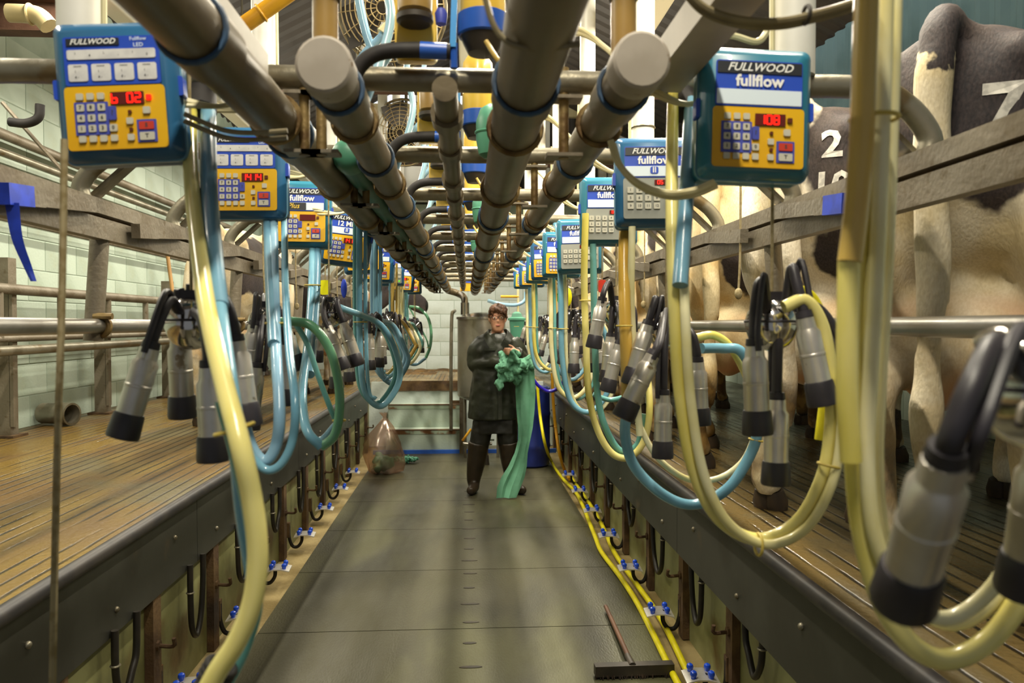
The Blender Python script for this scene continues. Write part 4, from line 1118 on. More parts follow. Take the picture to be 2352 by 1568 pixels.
MB().cyl(P(508, 1530, 1.05), P(508, 1530, 1.05) + ax * .05, .021, n=16).build('coupling_sleeve', 'rubber_matt', t)
# left, second: blue loops
a = [(622, 400, 2.28), (628, 500, 2.15), (630, 640, 1.85), (634, 800, 1.6), (642, 940), (635, 1020), (610, 1058), (580, 1030), (556, 950), (530, 850), (508, 770), (470, 740)]
b = [(640, 400, 2.28), (652, 500, 2.15), (655, 640, 1.85), (664, 800, 1.6), (678, 920), (672, 1010), (645, 1066), (610, 1078), (575, 1040), (548, 960), (520, 850)]
hoses('two blue hose loops before the platform kerb, second on the left', [(pp(a, 1.50), .0115, 'hose_sky'), (pp(b, 1.48), .0085, 'hose_blue'), (pp([(606, 400, 2.28), (614, 500, 2.15), (621, 640, 1.85), (629, 790, 1.6)], 1.49), .0125, 'hose_blue_deep')],
      [(P(630, 742, 1.68), (0, 0, 1), .018)])
# left, third: blue down, green up
a = [(715, 470, 3.0), (718, 560, 2.9), (715, 680, 2.6), (706, 800, 2.3), (694, 900, 2.1), (704, 985), (738, 1026), (768, 1000), (780, 940), (776, 870), (756, 800), (718, 750), (675, 738), (625, 742)]
hoses('green and blue hose loop, third on the left',
      [(pp(a[:7], 2.0), .0130, 'hose_blue'), (pp(a[6:], 2.0), .0120, 'hose_green'), (pp([(724, 470, 3.0), (729, 560, 2.9), (725, 700, 2.6), (712, 860, 2.2)], 2.02), .0135, 'hose_blue_deep'),
       (pp([(780, 985), (760, 940), (730, 860), (706, 790), (680, 745)], 2.04), .0075, 'hose_teal'), (pp([(700, 990), (735, 1010), (770, 975)], 2.05), .0085, 'hose_sky')],
      [(P(779, 965, 2.02), (0, 0, 1), .016), (P(718, 655, 2.66), (0, 0, 1), .026)])
specL = {3: ('blue hose with slim teal tubes', 'hose_blue', 'hose_teal'), 4: ('deep blue hose loop', 'hose_blue_deep', 'hose_sky'), 5: ('bright blue hose with amber companion', 'hose_blue', 'hose_amber'),
         6: ('amber hose with blue tube', 'hose_amber', 'hose_blue'), 7: ('cream hose with teal tube', 'hose_pale', 'hose_teal'), 8: ('teal hose loop with pale tube', 'hose_teal', 'hose_pale')}
for k, (nm, m1, m2) in specL.items():
    Y = 1.4 + .7 * k - .45; c = CL[('L', k - 1)] if k > 3 else CL[('L', 2)]; rn = random.Random(40 + k)
    x0 = -.42 - .02 * (k % 3) - (.07 if k > 4 else 0); zb = 1.26 + rn.uniform(-.04, .06)
    base = [(x0, Y - .04, 2.04), (x0, Y - .02, 1.96), (x0 - .005, Y, 1.65), (x0 + .0, Y, 1.40), (x0 + .02, Y, zb + .05), (x0 + .08, Y + .02, zb), (x0 + .145, Y + .04, zb + .09), (x0 + .14, Y + .05, 1.42), (x0 + .07, Y + .06, 1.55), (c.x + .03, c.y, c.z + .03)]
    hoses(f'{nm}, {ORD[k]} on the left', [(base, .0125, m1), ([tuple(V(q) + V((-.02, .02, .01))) for q in base], .0085, m2), ([(x0 + .022, Y, 1.96), (x0 + .02, Y, 1.6), (x0 + .03, Y, 1.3), (x0 + .06, Y, zb + .03)], .008, m1)],
          [((x0, Y, 1.56), (0, 0, 1), .026)])
# far end loop by the steps
hoses('large blue and green hose ring hanging before the far white wall',
      [([V((-.62, 7.91, 2.04))] + pp([(938, 660), (930, 720), (918, 770), (920, 805), (935, 830), (955, 837), (978, 822)], 7.9), .0155, 'hose_blue_deep'),
       (pp([(978, 822), (988, 795), (990, 760), (982, 728), (963, 708), (940, 704)], 7.9), .0155, 'hose_green'),
       (pp([(940, 706), (962, 745), (980, 780), (984, 800)], 7.9), .008, 'hose_green'),
       (pp([(934, 680), (938, 740), (944, 790), (940, 830), (925, 850), (900, 845)], 7.8), .010, 'hose_teal')],
      [(P(984, 798, 7.9), (0, 0, 1), .020)])
# ================================================================ cows
def remeshed(mb, voxel, smooth_it=6, name='body', wrinkle=None):
    me = mb.mesh(name, False)
    ob = bpy.data.objects.new('tmp', me); COL.objects.link(ob)
    md = ob.modifiers.new('r', 'REMESH'); md.mode = 'VOXEL'; md.voxel_size = voxel
    if smooth_it:
        sm = ob.modifiers.new('s', 'SMOOTH'); sm.iterations = smooth_it; sm.factor = .5
    dg = bpy.context.evaluated_depsgraph_get()
    out = bpy.data.meshes.new_from_object(ob.evaluated_get(dg))
    bpy.data.objects.remove(ob); bpy.data.meshes.remove(me)
    if wrinkle:
        out.update(); ns = [v.normal.copy() for v in out.vertices]
        for v, n_ in zip(out.vertices, ns):
            q = v.co * wrinkle[0]
            v.co += n_ * (wrinkle[1] * (mnoise.noise(V((q.x, q.y, q.z * .55))) + .5 * mnoise.noise(q * 2.3)))
    out.polygons.foreach_set('use_smooth', [True] * len(out.polygons))
    out.name = name
    return out
def oval(x, zb, zt, hw, n=20, p=2.4, cy=0.0):
    zc = (zb + zt) / 2; hh = (zt - zb) / 2; out = []
    for j in range(n):
        a = 2 * PI * j / n; ca, sa = math.cos(a), math.sin(a)
        out.append(V((x, cy + hw * math.copysign(abs(ca) ** (2 / p), ca), zc + hh * math.copysign(abs(sa) ** (2 / p), sa))))
    return out
def limb(mb, pts, n=12):
    mb.tube(catmull([q[:3] for q in pts], 4), [r for i in range(len(pts) - 1) for r in [pts[i][3] + (pts[i + 1][3] - pts[i][3]) * s / 4 for s in range(4)]] + [pts[-1][3]], n)

def cow_body(head='low'):
    mb = MB()
    secs = [(0.0, 1.08, 1.30, .09), (.04, .98, 1.385, .17), (.12, .86, 1.415, .235), (.28, .74, 1.43, .27), (.48, .67, 1.455, .285), (.60, .64, 1.43, .275), (.85, .56, 1.40, .305),
            (1.10, .54, 1.39, .310), (1.35, .57, 1.40, .275), (1.52, .62, 1.43, .24), (1.66, .70, 1.42, .19), (1.76, .80, 1.38, .14)]
    mb.ring_loft([oval(*s_) for s_ in secs])
    for s in (-1, 1):
        mb.sphere((.07, s * .15, 1.30), (.06, .05, .06), 10, 8)           # pin bones
        mb.sphere((.50, s * .25, 1.385), (.09, .06, .06), 10, 8)          # hook bones
        mb.sphere((.22, s * .19, .98), (.20, .10, .30), 14, 10)           # thigh
        limb(mb, [(.30, s * .19, .92, .16), (.34, s * .20, .76, .125), (.20, s * .18, .62, .085), (.07, s * .165, .53, .062), (.06, s * .165, .46, .052), (.10, s * .165, .30, .043), (.115, s * .165, .17, .044), (.13, s * .165, .115, .055), (.155, s * .165, .07, .048)])
        limb(mb, [(1.46, s * .15, .90, .14), (1.47, s * .155, .66, .085), (1.48, s * .15, .46, .058), (1.47, s * .15, .42, .055), (1.48, s * .15, .26, .040), (1.48, s * .15, .15, .046), (1.50, s * .15, .07, .048)])
    # udder
    mb.sphere((.36, 0, .66), (.24, .165, .20), 16, 10)
    mb.sphere((.24, .07, .62), (.13, .09, .17), 12, 8); mb.sphere((.24, -.07, .62), (.13, .09, .17), 12, 8)
    for sx in (.24, .40):
        for s in (-1, 1): limb(mb, [(sx, s * .075, .50, .022), (sx, s * .08, .455, .017), (sx, s * .08, .43, .012)], 8)
    # neck and head
    if head == 'low':
        mb.ring_loft([oval(1.60, .78, 1.40, .15), oval(1.80, .92, 1.42, .12), oval(2.0, 1.04, 1.46, .10), oval(2.12, 1.14, 1.50, .09)])
        hd = [(2.06, 1.22, 1.53, .085), (2.16, 1.17, 1.555, .105), (2.27, 1.11, 1.52, .100), (2.40, 1.03, 1.42, .078), (2.52, .97, 1.32, .068), (2.60, .94, 1.24, .072), (2.66, .95, 1.19, .06)]
        mb.ring_loft([oval(*q) for q in hd])
    # tail
    limb(mb, [(.06, 0, 1.40, .045), (-.02, 0, 1.385, .042), (-.065, .005, 1.28, .046), (-.055, .01, 1.05, .044), (-.045, .01, .80, .036), (-.05, .015, .62, .030), (-.045, .02, .48, .042), (-.04, .02, .36, .030), (-.04, .02, .30, .010)], 10)
    return remeshed(mb, .021, 5, 'hide', (5.0, .010))
COW = cow_body()
cvs = [v.co.copy() for v in COW.vertices]; cfs = [tuple(p.vertices) for p in COW.polygons]
BVH = BVHTree.FromPolygons(cvs, cfs)
def ear(s):
    mb = MB()
    ps = [(2.13, s * .09, 1.47), (2.11, s * .16, 1.48), (2.10, s * .23, 1.465), (2.10, s * .27, 1.45)]
    rr = [(.025, .02), (.055, .018), (.045, .012), (.01, .006)]
    rings = []
    for (x, y, z), (a, b) in zip(ps, rr):
        rings.append([V((x + b * math.sin(2 * PI * j / 10), y, z + a * math.cos(2 * PI * j / 10))) for j in range(10)])
    return mb.ring_loft(rings)
HOOVES = [(.155, .165), (.155, -.165), (1.50, .15), (1.50, -.15)]
def brand(t, text, x, side, z, size, rot=0):
    """freeze brand: bleached hair lying on the hide"""
    vs, fs = text_geo(text, size, 0, .03)
    sub_v, sub_f = [], []
    mb = MB()
    for f in fs:
        pts = [vs[i] for i in f]
        mb.add(pts, [tuple(range(len(pts)))])
    d = V((math.sin(rot), -side * math.cos(rot), 0)); ux = V((side * -1 * math.cos(rot) * -1 * -1, 0, 0))
    # text plane: right-hand direction seen from outside
    nrm = V((-math.sin(rot), side * math.cos(rot), 0)).normalized()
    ux = V((0, 0, 1)).cross(nrm).normalized()
    out = []; ok = True
    for v in mb.v:
        o = V((x, 0, z)) + ux * v.x + V((0, 0, v.y)) + nrm * 1.2
        h = BVH.ray_cast(o, -nrm)
        if h[0] is None: ok = False; out.append(o - nrm * 1.0)
        else: out.append(h[0] + nrm * .004)
    mb.v = out
    if ok: mb.build('freeze_brand', 'brand_hair', t, local=True, smooth=False)

def cow(label, loc, heading, m, scale=1.0, brands=(), tag_m=None):
    """heading: angle of the animal's nose in the ground plane"""
    t = thing('dairy_cow', label, 'cow', loc, (0, 0, heading), group='dairy cows')
    t.scale = (scale, scale, scale)
    me = COW.copy(); me.materials.clear(); me.materials.append(MATS[m])
    o = bpy.data.objects.new('hide', me); COL.objects.link(o); o.parent = t
    for s in (-1, 1):
        e = ear(s).build('ear', m, t, local=True)
        if tag_m:
            MB().rrect((2.085, s * .19, 1.40), .05, .06, .01, -.004, .004, ux=(0, 1, 0), uy=(1, 0, 0)).build('ear_tag', tag_m, e, local=True)
        MB().sphere((2.23, s * .088, 1.40), .022, 10, 8).build('eye', 'eye_dark', t, local=True)
    MB().sphere((2.655, 0, 1.085), (.03, .058, .085), 12, 8).build('muzzle', 'trousers' if m != 'cow_cream' else 'lips', t, local=True)
    for x, y in HOOVES:
        mb = MB()
        for s in (-1, 1):
            mb.lathe([(0, .040), (.03, .043), (.075, .030)], (x + .012, y + s * .022, 0), (-.28, 0, 1), 10)
        mb.build('hoof', 'hoof', t, local=True)
    for b in brands: brand(t, *b)
    return t
cow_mat('cow_black_rump', 1.0, .66, 'd8cdb4', '2a2628', .55, tan='c9b68a', spots=((.30, 0, 1.42, .50, 1), (.95, -.3, 1.05, .36, 1)), white_tail=True)
cow_mat('cow_pied', 2.3, .60, 'ddd4c0', '2a2626', .7, tan='cdbb90', spots=((.16, -.22, 1.24, .28, 1), (.05, -.18, .90, .15, 1), (.6, -.3, 1.2, .25, 1), (.30, .25, 1.25, .2, 1)))
cow_mat('cow_cream', 5.1, .63, 'ddcda6', '2e2828', .8, tan='c0a068', spots=((.10, -.12, .98, .14, 1), (.5, -.3, 1.25, .16, 1)))
cow_mat('cow_pied_b', 7.7, .60, 'd8cbb0', '2a2626', .75, tan='c0a878', spots=((.25, -.25, 1.12, .27, 1), (.0, .12, 1.25, .15, 1), (.9, 0, 1.3, .3, 1)))
cow_mat('cow_dark', 3.9, .45, 'd6cdbc', '262224', .5, top_black=.9, tan='c6b48c')
H_R = R(47)
rows_ = [(1.86, 'cow_black_rump', 'black rumped cow with a white tail and branded number 7, nearest on the right', 1.07, [('7', .16, -1, 1.16, .17, .9), ('5', .40, -1, 1.33, .17, .7)]),
         (2.70, 'cow_pied', 'black and white cow branded 2 and 10, second on the right', 1.09, [('2', .14, -1, 1.25, .12, .9), ('10', .14, -1, 1.12, .11, .9)]),
         (3.58, 'cow_cream', 'cream and brown cow standing third on the right', 1.04, []),
         (4.46, 'cow_pied_b', 'pied cow with dirty legs, fourth on the right', 1.04, []),
         (5.34, 'cow_cream', 'tan patched cow, fifth along the right platform', 1.03, []),
         (6.22, 'cow_pied', 'black and white cow, sixth along the right platform', 1.03, []),
         (7.10, 'cow_pied_b', 'pied cow far along the right platform, seventh from the camera', 1.03, []),
         (7.98, 'cow_dark', 'dark cow at the far end of the right platform', 1.03, [])]
for y, m, lab, s_, br in rows_:
    cow(lab, (1.20, y, ZP), PI / 2 - H_R, m, s_, br)
cow('black and white cow walking away along the left platform, branded on its rump', (-1.74, 5.45, ZP), PI / 2 + R(2), 'cow_pied_b', 1.0, [('01', .25, -1, 1.13, .12, .7)])
cow('dark cow walking ahead along the left platform towards the landing', (-1.56, 8.0, ZP), PI / 2, 'cow_dark', .88)
cow('black cow crossing the far landing with its head in profile', (-3.02, 11.0, ZP), 0, 'cow_dark', .92)

# ================================================================ the milker
HX, HY = P(1140, 900, 7.05).x, 7.05
def X_(px): return P(px, 745, HY).x
def Z_(py): return P(1140, py, HY).z
per = thing('person', 'man in a dark waterproof coat and glasses holding green paper towel', 'person', (HX, HY, 0))
hx = X_(1143); hz = Z_(731); hw = .075
# body: legs, torso, arms, hands, neck and head as one surface
mb = MB()
limb(mb, [(hx - .07, HY, .95, .10), (hx - .16, HY - .02, .52, .070), (X_(1088), HY, .12, .046), (X_(1086), HY - .05, .05, .040), (X_(1081), HY - .14, .045, .032)])
limb(mb, [(hx + .06, HY, .95, .10), (hx + .09, HY - .02, .52, .070), (hx + .14, HY + .02, .12, .046), (X_(1186), HY - .03, .05, .040), (X_(1196), HY - .11, .045, .032)])
mb.ring_loft([[V((hx - .01 + a * math.cos(2 * PI * j / 18), HY + .01 + b * math.sin(2 * PI * j / 18), z)) for j in range(18)] for z, a, b in ((.86, .16, .11), (1.0, .165, .115), (1.15, .155, .11), (1.3, .18, .115), (1.40, .18, .10), (1.46, .12, .07))])
limb(mb, [(hx, HY + .01, 1.42, .062), (hx, HY, 1.50, .055), (hx, HY - .01, 1.56, .055)])
# arms, forearms brought forward, hands
def arm(sx, el, wr):
    limb(mb, [(hx + sx * .15, HY, 1.38, .050), (hx + sx * .185, HY + .01, 1.30, .048), (el[0], el[1], el[2], .046), tuple(V(el).lerp(V(wr), .5)) + (.042,), tuple(wr) + (.030,)])
EL_R = (X_(1088), HY + .02, Z_(838)); WR_R = (X_(1152), HY - .24, Z_(826))
EL_L = (X_(1205), HY + .02, Z_(830)); WR_L = (X_(1184), HY - .24, Z_(806))
arm(-1, EL_R, WR_R); arm(1, EL_L, WR_L)
def hand(wr, dr, curl, thumb_up=1):
    wr = V(wr); d = V(dr).normalized(); n = V((0, 0, 1)); sd = d.cross(n).normalized()
    limb(mb, [tuple(wr) + (.027,), tuple(wr + d * .045) + (.033,), tuple(wr + d * .085) + (.028,)], 10)
    for i, ln in enumerate((.062, .070, .066, .052)):
        r0 = wr + d * .082 + n * (.027 - .018 * i)
        c1 = r0 + d * ln * .45; c2 = c1 + (d * .6 + sd * curl).normalized() * ln * .35; c3 = c2 + (d * .1 + sd * curl).normalized() * ln * .3
        limb(mb, [tuple(r0) + (.0095,), tuple(c1) + (.009,), tuple(c2) + (.0085,), tuple(c3) + (.0075,)], 8)
    r0 = wr + d * .03 + n * .025
    limb(mb, [tuple(r0) + (.012,), tuple(r0 + d * .025 + n * .025 + sd * curl * .4 * .03) + (.0105,), tuple(r0 + d * .05 + n * .035 + sd * curl * .03) + (.009,)], 8)
hand(WR_R, (.75, -.6, .12), -.9); hand(WR_L, (-.75, -.55, .05), .9)
# head
def hr(z, a, b, cy=0): return [V((hx + a * math.cos(2 * PI * j / 20), HY - .015 + cy + b * math.sin(2 * PI * j / 20), hz + z)) for j in range(20)]
mb.ring_loft([hr(-.125, .028, .030, -.045), hr(-.11, .044, .052, -.03), hr(-.08, .058, .075, -.012), hr(-.04, .067, .088), hr(0, .073, .094), hr(.04, .074, .096), hr(.08, .066, .086), hr(.105, .045, .06), hr(.118, .015, .02)])
mb.ring_loft([[V((hx + sx, HY - .10 - d, hz + z)) for sx, d in ((-w, 0), (0, q), (w, 0), (0, -.03))] for z, w, q in ((.028, .008, .004), (.0, .010, .012), (-.028, .014, .026), (-.04, .012, .006))])
for s in (-1, 1):
    mb.sphere((hx + s * .076, HY + .0, hz - .005), (.010, .020, .032), 8, 8)
mb.sphere((hx, HY - .092, hz - .066), (.024, .014, .010), 10, 6)
bm_ = remeshed(mb, .0085, 3, 'body'); bm_.materials.append(MATS['skin'])
bo = bpy.data.objects.new('body', bm_); COL.objects.link(bo); bo.parent = per; bo.matrix_parent_inverse = Matrix.Identity(4); bo.location = -V((HX, HY, 0))
def wpart(mb, name, m): return mb.build(name, m, per)
for s in (-1, 1):
    MB().sphere((hx + s * .030, HY - .098, hz + .005), (.013, .009, .008), 10, 8).build('eye', 'eye_white', per)
    MB().sphere((hx + s * .030, HY - .106, hz + .005), (.006, .004, .006), 8, 6).build('pupil', 'eye_dark', per)
MB().sphere((hx, HY - .104, hz - .066), (.022, .008, .008), 12, 6).build('lips', 'lips', per)
sp = MB()
for s in (-1, 1):
    sp.ring_loft([[V((hx + s * .031 + (w * math.cos(2 * PI * j / 16)), HY - .117, hz + .005 + (h * math.sin(2 * PI * j / 16)))) for j in range(16)] for w, h in ((.029, .020), (.025, .016))], caps=False)
    sp.bar((hx + s * .058, HY - .115, hz + .012), (hx + s * .078, HY - .01, hz + .008), .004, .007)
sp.bar((hx - .008, HY - .117, hz + .012), (hx + .008, HY - .117, hz + .012), .004, .006)
sp.build('glasses', 'spec_frame', per)
# hair: cap with a swept fringe
hb = MB()
def hh(z, a, b, cy=0): return hr(z, a, b, cy)
hb.ring_loft([hr(-.045, .066, .066, .036), hr(-.01, .074, .078, .030), hr(.03, .080, .094, .016), hr(.07, .082, .103, .004), hr(.105, .066, .084, 0), hr(.130, .038, .05, 0), hr(.138, .01, .015, 0)])
for i in range(16):
    a = -1.0 + 2.0 * i / 15
    x0 = hx + a * .068; yb = HY - .015 - .10 * math.sqrt(max(0, 1 - (a * .8) ** 2))
    ln = .030 + .016 * math.sin(i * 2.3) + (.03 if abs(a) > .8 else 0) + .02 * max(a, 0)
    limb(hb, [(x0 * .6 + hx * .4, HY - .06, hz + .115, .020), (x0, yb + .005, hz + .085, .017), (x0 + .012, yb - .004, hz + .085 - ln * .7, .010), (x0 + .016, yb + .002, hz + .085 - ln, .004)], 8)
for s in (-1, 1):
    limb(hb, [(hx + s * .070, HY - .02, hz + .06, .020), (hx + s * .076, HY - .01, hz + .02, .015), (hx + s * .076, HY + .0, hz - .02, .008)], 8)
hm = remeshed(hb, .006, 1, 'hair', (38.0, .010)); hm.materials.append(MATS['hair'])
ho = bpy.data.objects.new('hair', hm); COL.objects.link(ho); ho.parent = per; ho.location = -V((HX, HY, 0))
# coat
jb = MB()
def jr(z, a, b, cx=0, cy=0.0, ph=0.0):
    return [V((hx - .01 + cx + a * (1 + .035 * math.sin(5 * t_ + ph)) * math.cos(t_), HY + .01 + cy + b * (1 + .04 * math.sin(7 * t_ + ph)) * math.sin(t_), z)) for t_ in [2 * PI * j / 28 for j in range(28)]]
zh = Z_(962)
jb.ring_loft([jr(zh, .235, .17, -.03), jr(zh + .10, .23, .165, -.025, ph=.3), jr(.92, .225, .16, -.02, ph=.7), jr(1.05, .215, .155, -.015, ph=1.0), jr(1.2, .205, .15, -.01, ph=1.2), jr(1.32, .215, .145), jr(1.40, .20, .125), jr(1.455, .14, .10), jr(1.475, .09, .085)])
for sx, el, wr in ((-1, EL_R, WR_R), (1, EL_L, WR_L)):
    e = V(el); w_ = V(wr)
    limb(jb, [(hx + sx * .12, HY + .01, 1.39, .085), (hx + sx * .185, HY + .01, 1.31, .084), tuple(V((hx + sx * .20, HY + .01, 1.32)).lerp(e, .6)) + (.070,), tuple(e) + (.064,), tuple(e.lerp(w_, .35)) + (.064,), tuple(e.lerp(w_, .75)) + (.054,), tuple(e.lerp(w_, .98)) + (.048,)])
jm = remeshed(jb, .011, 3, 'coat', (7.5, .013)); jm.materials.append(MATS['jacket'])
jo = bpy.data.objects.new('coat', jm); COL.objects.link(jo); jo.parent = per; jo.location = -V((HX, HY, 0))
# collar, pocket flaps and front placket
for s in (-1, 1):
    cb_ = MB(); ps = [V((hx + s * .02, HY - .12, 1.36)), V((hx + s * .07, HY - .105, 1.44)), V((hx + s * .085, HY - .02, 1.50)), V((hx + s * .05, HY + .075, 1.50))]
    ps2 = [p + V((s * .045, -.012, -.045)) for p in ps]
    cb_.ring_loft([[a, b, b + V((0, .012, .006)), a + V((0, .012, .006))] for a, b in zip(catmull(ps, 4), catmull(ps2, 4))])
    cb_.build('collar', 'jacket', per)
MB().box((hx - .085, HY - .142, 1.325), (.115, .02, .022)).build('pocket_flap', 'jacket', per, smooth=False)
MB().box((hx + .015, HY - .165, 1.0), (.035, .02, .62)).build('placket', 'jacket', per, smooth=False)
# trousers and boots
tb = MB()
limb(tb, [(hx - .09, HY + .01, zh + .06, .115), (hx - .135, HY, .62, .105), (hx - .17, HY - .01, .45, .092), (hx - .19, HY, .30, .078)])
limb(tb, [(hx + .07, HY + .01, zh + .06, .115), (hx + .085, HY, .62, .105), (hx + .095, HY - .01, .45, .092), (hx + .115, HY, .30, .078)])
tb.box((hx - .015, HY - .03, .66), (.30, .16, .22))
tm = remeshed(tb, .011, 4, 'trousers', (9.0, .010)); tm.materials.append(MATS['trousers'])
to = bpy.data.objects.new('trousers', tm); COL.objects.link(to); to.parent = per; to.location = -V((HX, HY, 0))
for bx, tx, kx in ((X_(1088), X_(1081), hx - .175), (hx + .135, X_(1196), hx + .10)):
    b_ = MB()
    limb(b_, [(kx, HY - .01, .46, .100), ((kx + bx) / 2, HY, .28, .088), (bx, HY + .01, .13, .068), (bx, HY, .065, .054), (bx, HY - .07, .052, .048), (tx, HY - .16, .045, .042), (tx, HY - .20, .042, .030)])
    m_ = remeshed(b_, .010, 2, 'boot'); m_.materials.append(MATS['boot'])
    o_ = bpy.data.objects.new('boot', m_); COL.objects.link(o_); o_.parent = per; o_.location = -V((HX, HY, 0))
# green paper towel: a crumpled bunch in the hands and a long strip to the floor
pt = thing('paper_towel', 'long strip of green paper towel trailing from his hands to the floor', 'paper towel', (X_(1180), HY - .3, 0))
def ribbon(rows, th=.004):
    mb = MB(); n = len(rows[0]); top = [V(p) for r in rows for p in r]
    nr = len(rows)
    off = V((0, th, 0))
    vs = top + [p + off for p in top]; fs = []
    N_ = nr * n
    for i in range(nr - 1):
        for j in range(n - 1):
            a = i * n + j; fs.append((a, a + 1, a + n + 1, a + n)); fs.append((N_ + a, N_ + a + n, N_ + a + n + 1, N_ + a + 1))
    for j in range(n - 1):
        fs.append((j, N_ + j, N_ + j + 1, j + 1)); a = (nr - 1) * n + j; fs.append((a, a + 1, N_ + a + 1, N_ + a))
    for i in range(nr - 1):
        a = i * n; fs.append((a, a + n, N_ + a + n, N_ + a)); a = i * n + n - 1; fs.append((a, N_ + a, N_ + a + n, a + n))
    return mb.add(vs, fs)
edge = [(838, 1178, 1226), (860, 1184, 1228), (900, 1184, 1230), (940, 1186, 1228), (980, 1190, 1224), (1010, 1190, 1218), (1040, 1182, 1212), (1070, 1168, 1210), (1095, 1152, 1205), (1118, 1142, 1196), (1130, 1140, 1186)]
rows = []
for i, (py, l, r_) in enumerate(edge):
    Yc = HY - .27 - (.0 if i < 6 else .012 * (i - 5))
    rows.append([P(l + (r_ - l) * j / 8, py, Yc + .012 * math.sin(j * 1.1 + i * .5) + .008 * math.sin(j * 2.3)) for j in range(9)])
rows[-1] = [V((p.x, p.y, .012)) for p in rows[-1]]
ribbon(rows).build('strip', 'paper_green', pt)
cr = MB(); rn = random.Random(5)
for i in range(30):
    a = rn.uniform(0, 2 * PI); q = P(1176 + 30 * math.cos(a) * rn.random(), 840 + 36 * math.sin(a) * rn.random(), HY - .30 + rn.uniform(-.05, .04))
    cr.sphere(q, (.05 * rn.uniform(.6, 1.1), .035, .055 * rn.uniform(.6, 1.2)), 10, 8, Euler((rn.uniform(-1, 1), rn.uniform(-1, 1), rn.uniform(-1, 1))).to_matrix())
for i, (px, py) in enumerate(((1212, 826), (1222, 834), (1205, 840), (1150, 862), (1148, 880))):
    cr.sphere(P(px, py, HY - .29), (.035, .025, .05), 10, 8)
cm = remeshed(cr, .009, 1, 'bunch', (26.0, .022)); cm.materials.append(MATS['paper_green'])
for v in cm.vertices:
    v.co += V((math.sin(v.co.z * 90) * .004, math.cos(v.co.x * 110 + v.co.z * 60) * .006, math.sin(v.co.x * 80) * .004))
co = bpy.data.objects.new('bunch', cm); COL.objects.link(co); co.parent = pt; co.location = -WM[pt.name].translation
# ================================================================ things in the pit
# jet plates: steel plate with four blue knobs on a rubber loop, along both pit walls
def jet_plate(side, k, x, y):
    t = thing('jet_plate', f'steel plate with four blue knobs by the {side} pit wall, {ORD[k]} from the camera', 'wash plate', (x, y, 0), (0, 0, R(-4 if side == 'right' else 4)), group='wash plates along the pit walls')
    s = 1 if side == 'right' else -1
    z = .115
    mb = MB()
    pr = [(-.068, -.012), (-.02, 0), (.02, 0), (.068, -.012)]
    mb.ring_loft([[V((a, yy, z + b)) for a, b in pr] + [V((a, yy, z + b - .006)) for a, b in reversed(pr)] for yy in (-.058, .058)])
    mb.build('plate', 'plate_steel', t, local=True, ang=10)
    for dx in (-.036, .036):
        for dy in (-.032, .036):
            MB().lathe([(0, .011), (.007, .011), (.009, .0125), (.018, .0150), (.027, .0125), (.032, .005)], (dx, dy, z - .004), (0, 0, 1), 12).build('knob', 'knob_blue', t, local=True)
    MB().tube(catmull([(s * .02, 0, z), (s * .022, .0, .06), (s * .05, 0, .022), (s * .085, 0, .03), (s * .105, .0, .09), (s * .108, .0, .17)], 6), .011, 10).build('rubber_loop', 'black_tube', t, local=True)
    MB().box((s * .11, 0, .14), (.02, .04, .10)).build('wall_bracket', 'rust', t, local=True, smooth=False)
for k in range(7):
    jet_plate('right', k, .958 + .004 * k, 3.05 + .7 * k)
    jet_plate('left', k, -1.115, 3.09 + .735 * k)
# black hose loops on the pit walls
for side, s, xw in (('left', -1, -1.24), ('right', 1, 1.10)):
    for k in range(10):
        y = 2.0 + .7 * k + .04 * math.sin(k * 3.1)
        w = .09 + .02 * math.cos(k * 2.0); zb = .22 + .05 * math.sin(k * 1.9); x = xw - s * .055
        t = thing('rubber_hose', f'black rubber hose loop hanging on the {side} pit wall, {ORD[k]} from the camera', 'hose', (x, y, zb), group='black hose loops on the pit walls')
        MB().tube(catmull([(x, y - w, .52), (x, y - w * 1.0, .40), (x, y - w * .8, zb + .06), (x, y - w * .1, zb), (x, y + w * .6, zb + .06), (x, y + w, .38), (x, y + w * 1.1, .52)], 7), .0125, 10).build('hose', 'black_tube', t)
        MB().torus((x, y - w * 1.0, .40), (0, 0, 1), .014, .004, 12, 6).build('clip', 'galv', t)
# yellow floor hoses
def fz(lst, z): return [PZ(a, b, z) for a, b in lst]
h1 = fz([(1600, 1640), (1552, 1560), (1500, 1455), (1462, 1382), (1425, 1325), (1382, 1268), (1368, 1235), (1352, 1195), (1338, 1160), (1322, 1130)], .016) + [PZ(1292, 1098, .016), PZ(1268, 1062, .02), P(1252, 1020, 7.9), P(1240, 950, 8.0), P(1234, 880, 8.0)]
t = thing('yellow_hose', 'bright yellow hose along the floor, the one nearer the middle', 'hose', h1[0], group='yellow hoses on the pit floor')
MB().tube(catmull(h1, 8), .0155, 12).build('hose', 'hose_bright', t)
h2 = fz([(1640, 1640), (1588, 1560), (1540, 1462), (1508, 1405), (1460, 1338), (1412, 1270), (1392, 1225), (1372, 1185), (1350, 1150), (1330, 1122)], .016)
h2 += [PZ(1312, 1095, .02)]
t = thing('yellow_hose', 'bright yellow hose along the floor, the one nearer the right wall', 'hose', h2[0], group='yellow hoses on the pit floor')
MB().tube(catmull(h2, 8), .0155, 12).build('hose', 'hose_bright', t)
t = thing('orange_hose', 'orange hose hanging down beside the blue barrel', 'hose', PZ(1312, 1098, .02))
MB().tube(catmull([PZ(1308, 1100, .02), PZ(1298, 1082, .03), P(1286, 1045, 7.6), P(1276, 980, 7.7), P(1270, 910, 7.7), P(1268, 850, 7.7)], 8), .016, 12).build('hose', 'hose_orange', t)
MB().torus(P(1276, 980, 7.7), (0, .1, 1), .017, .004, 14, 6).build('joint', 'hose_orange', t)
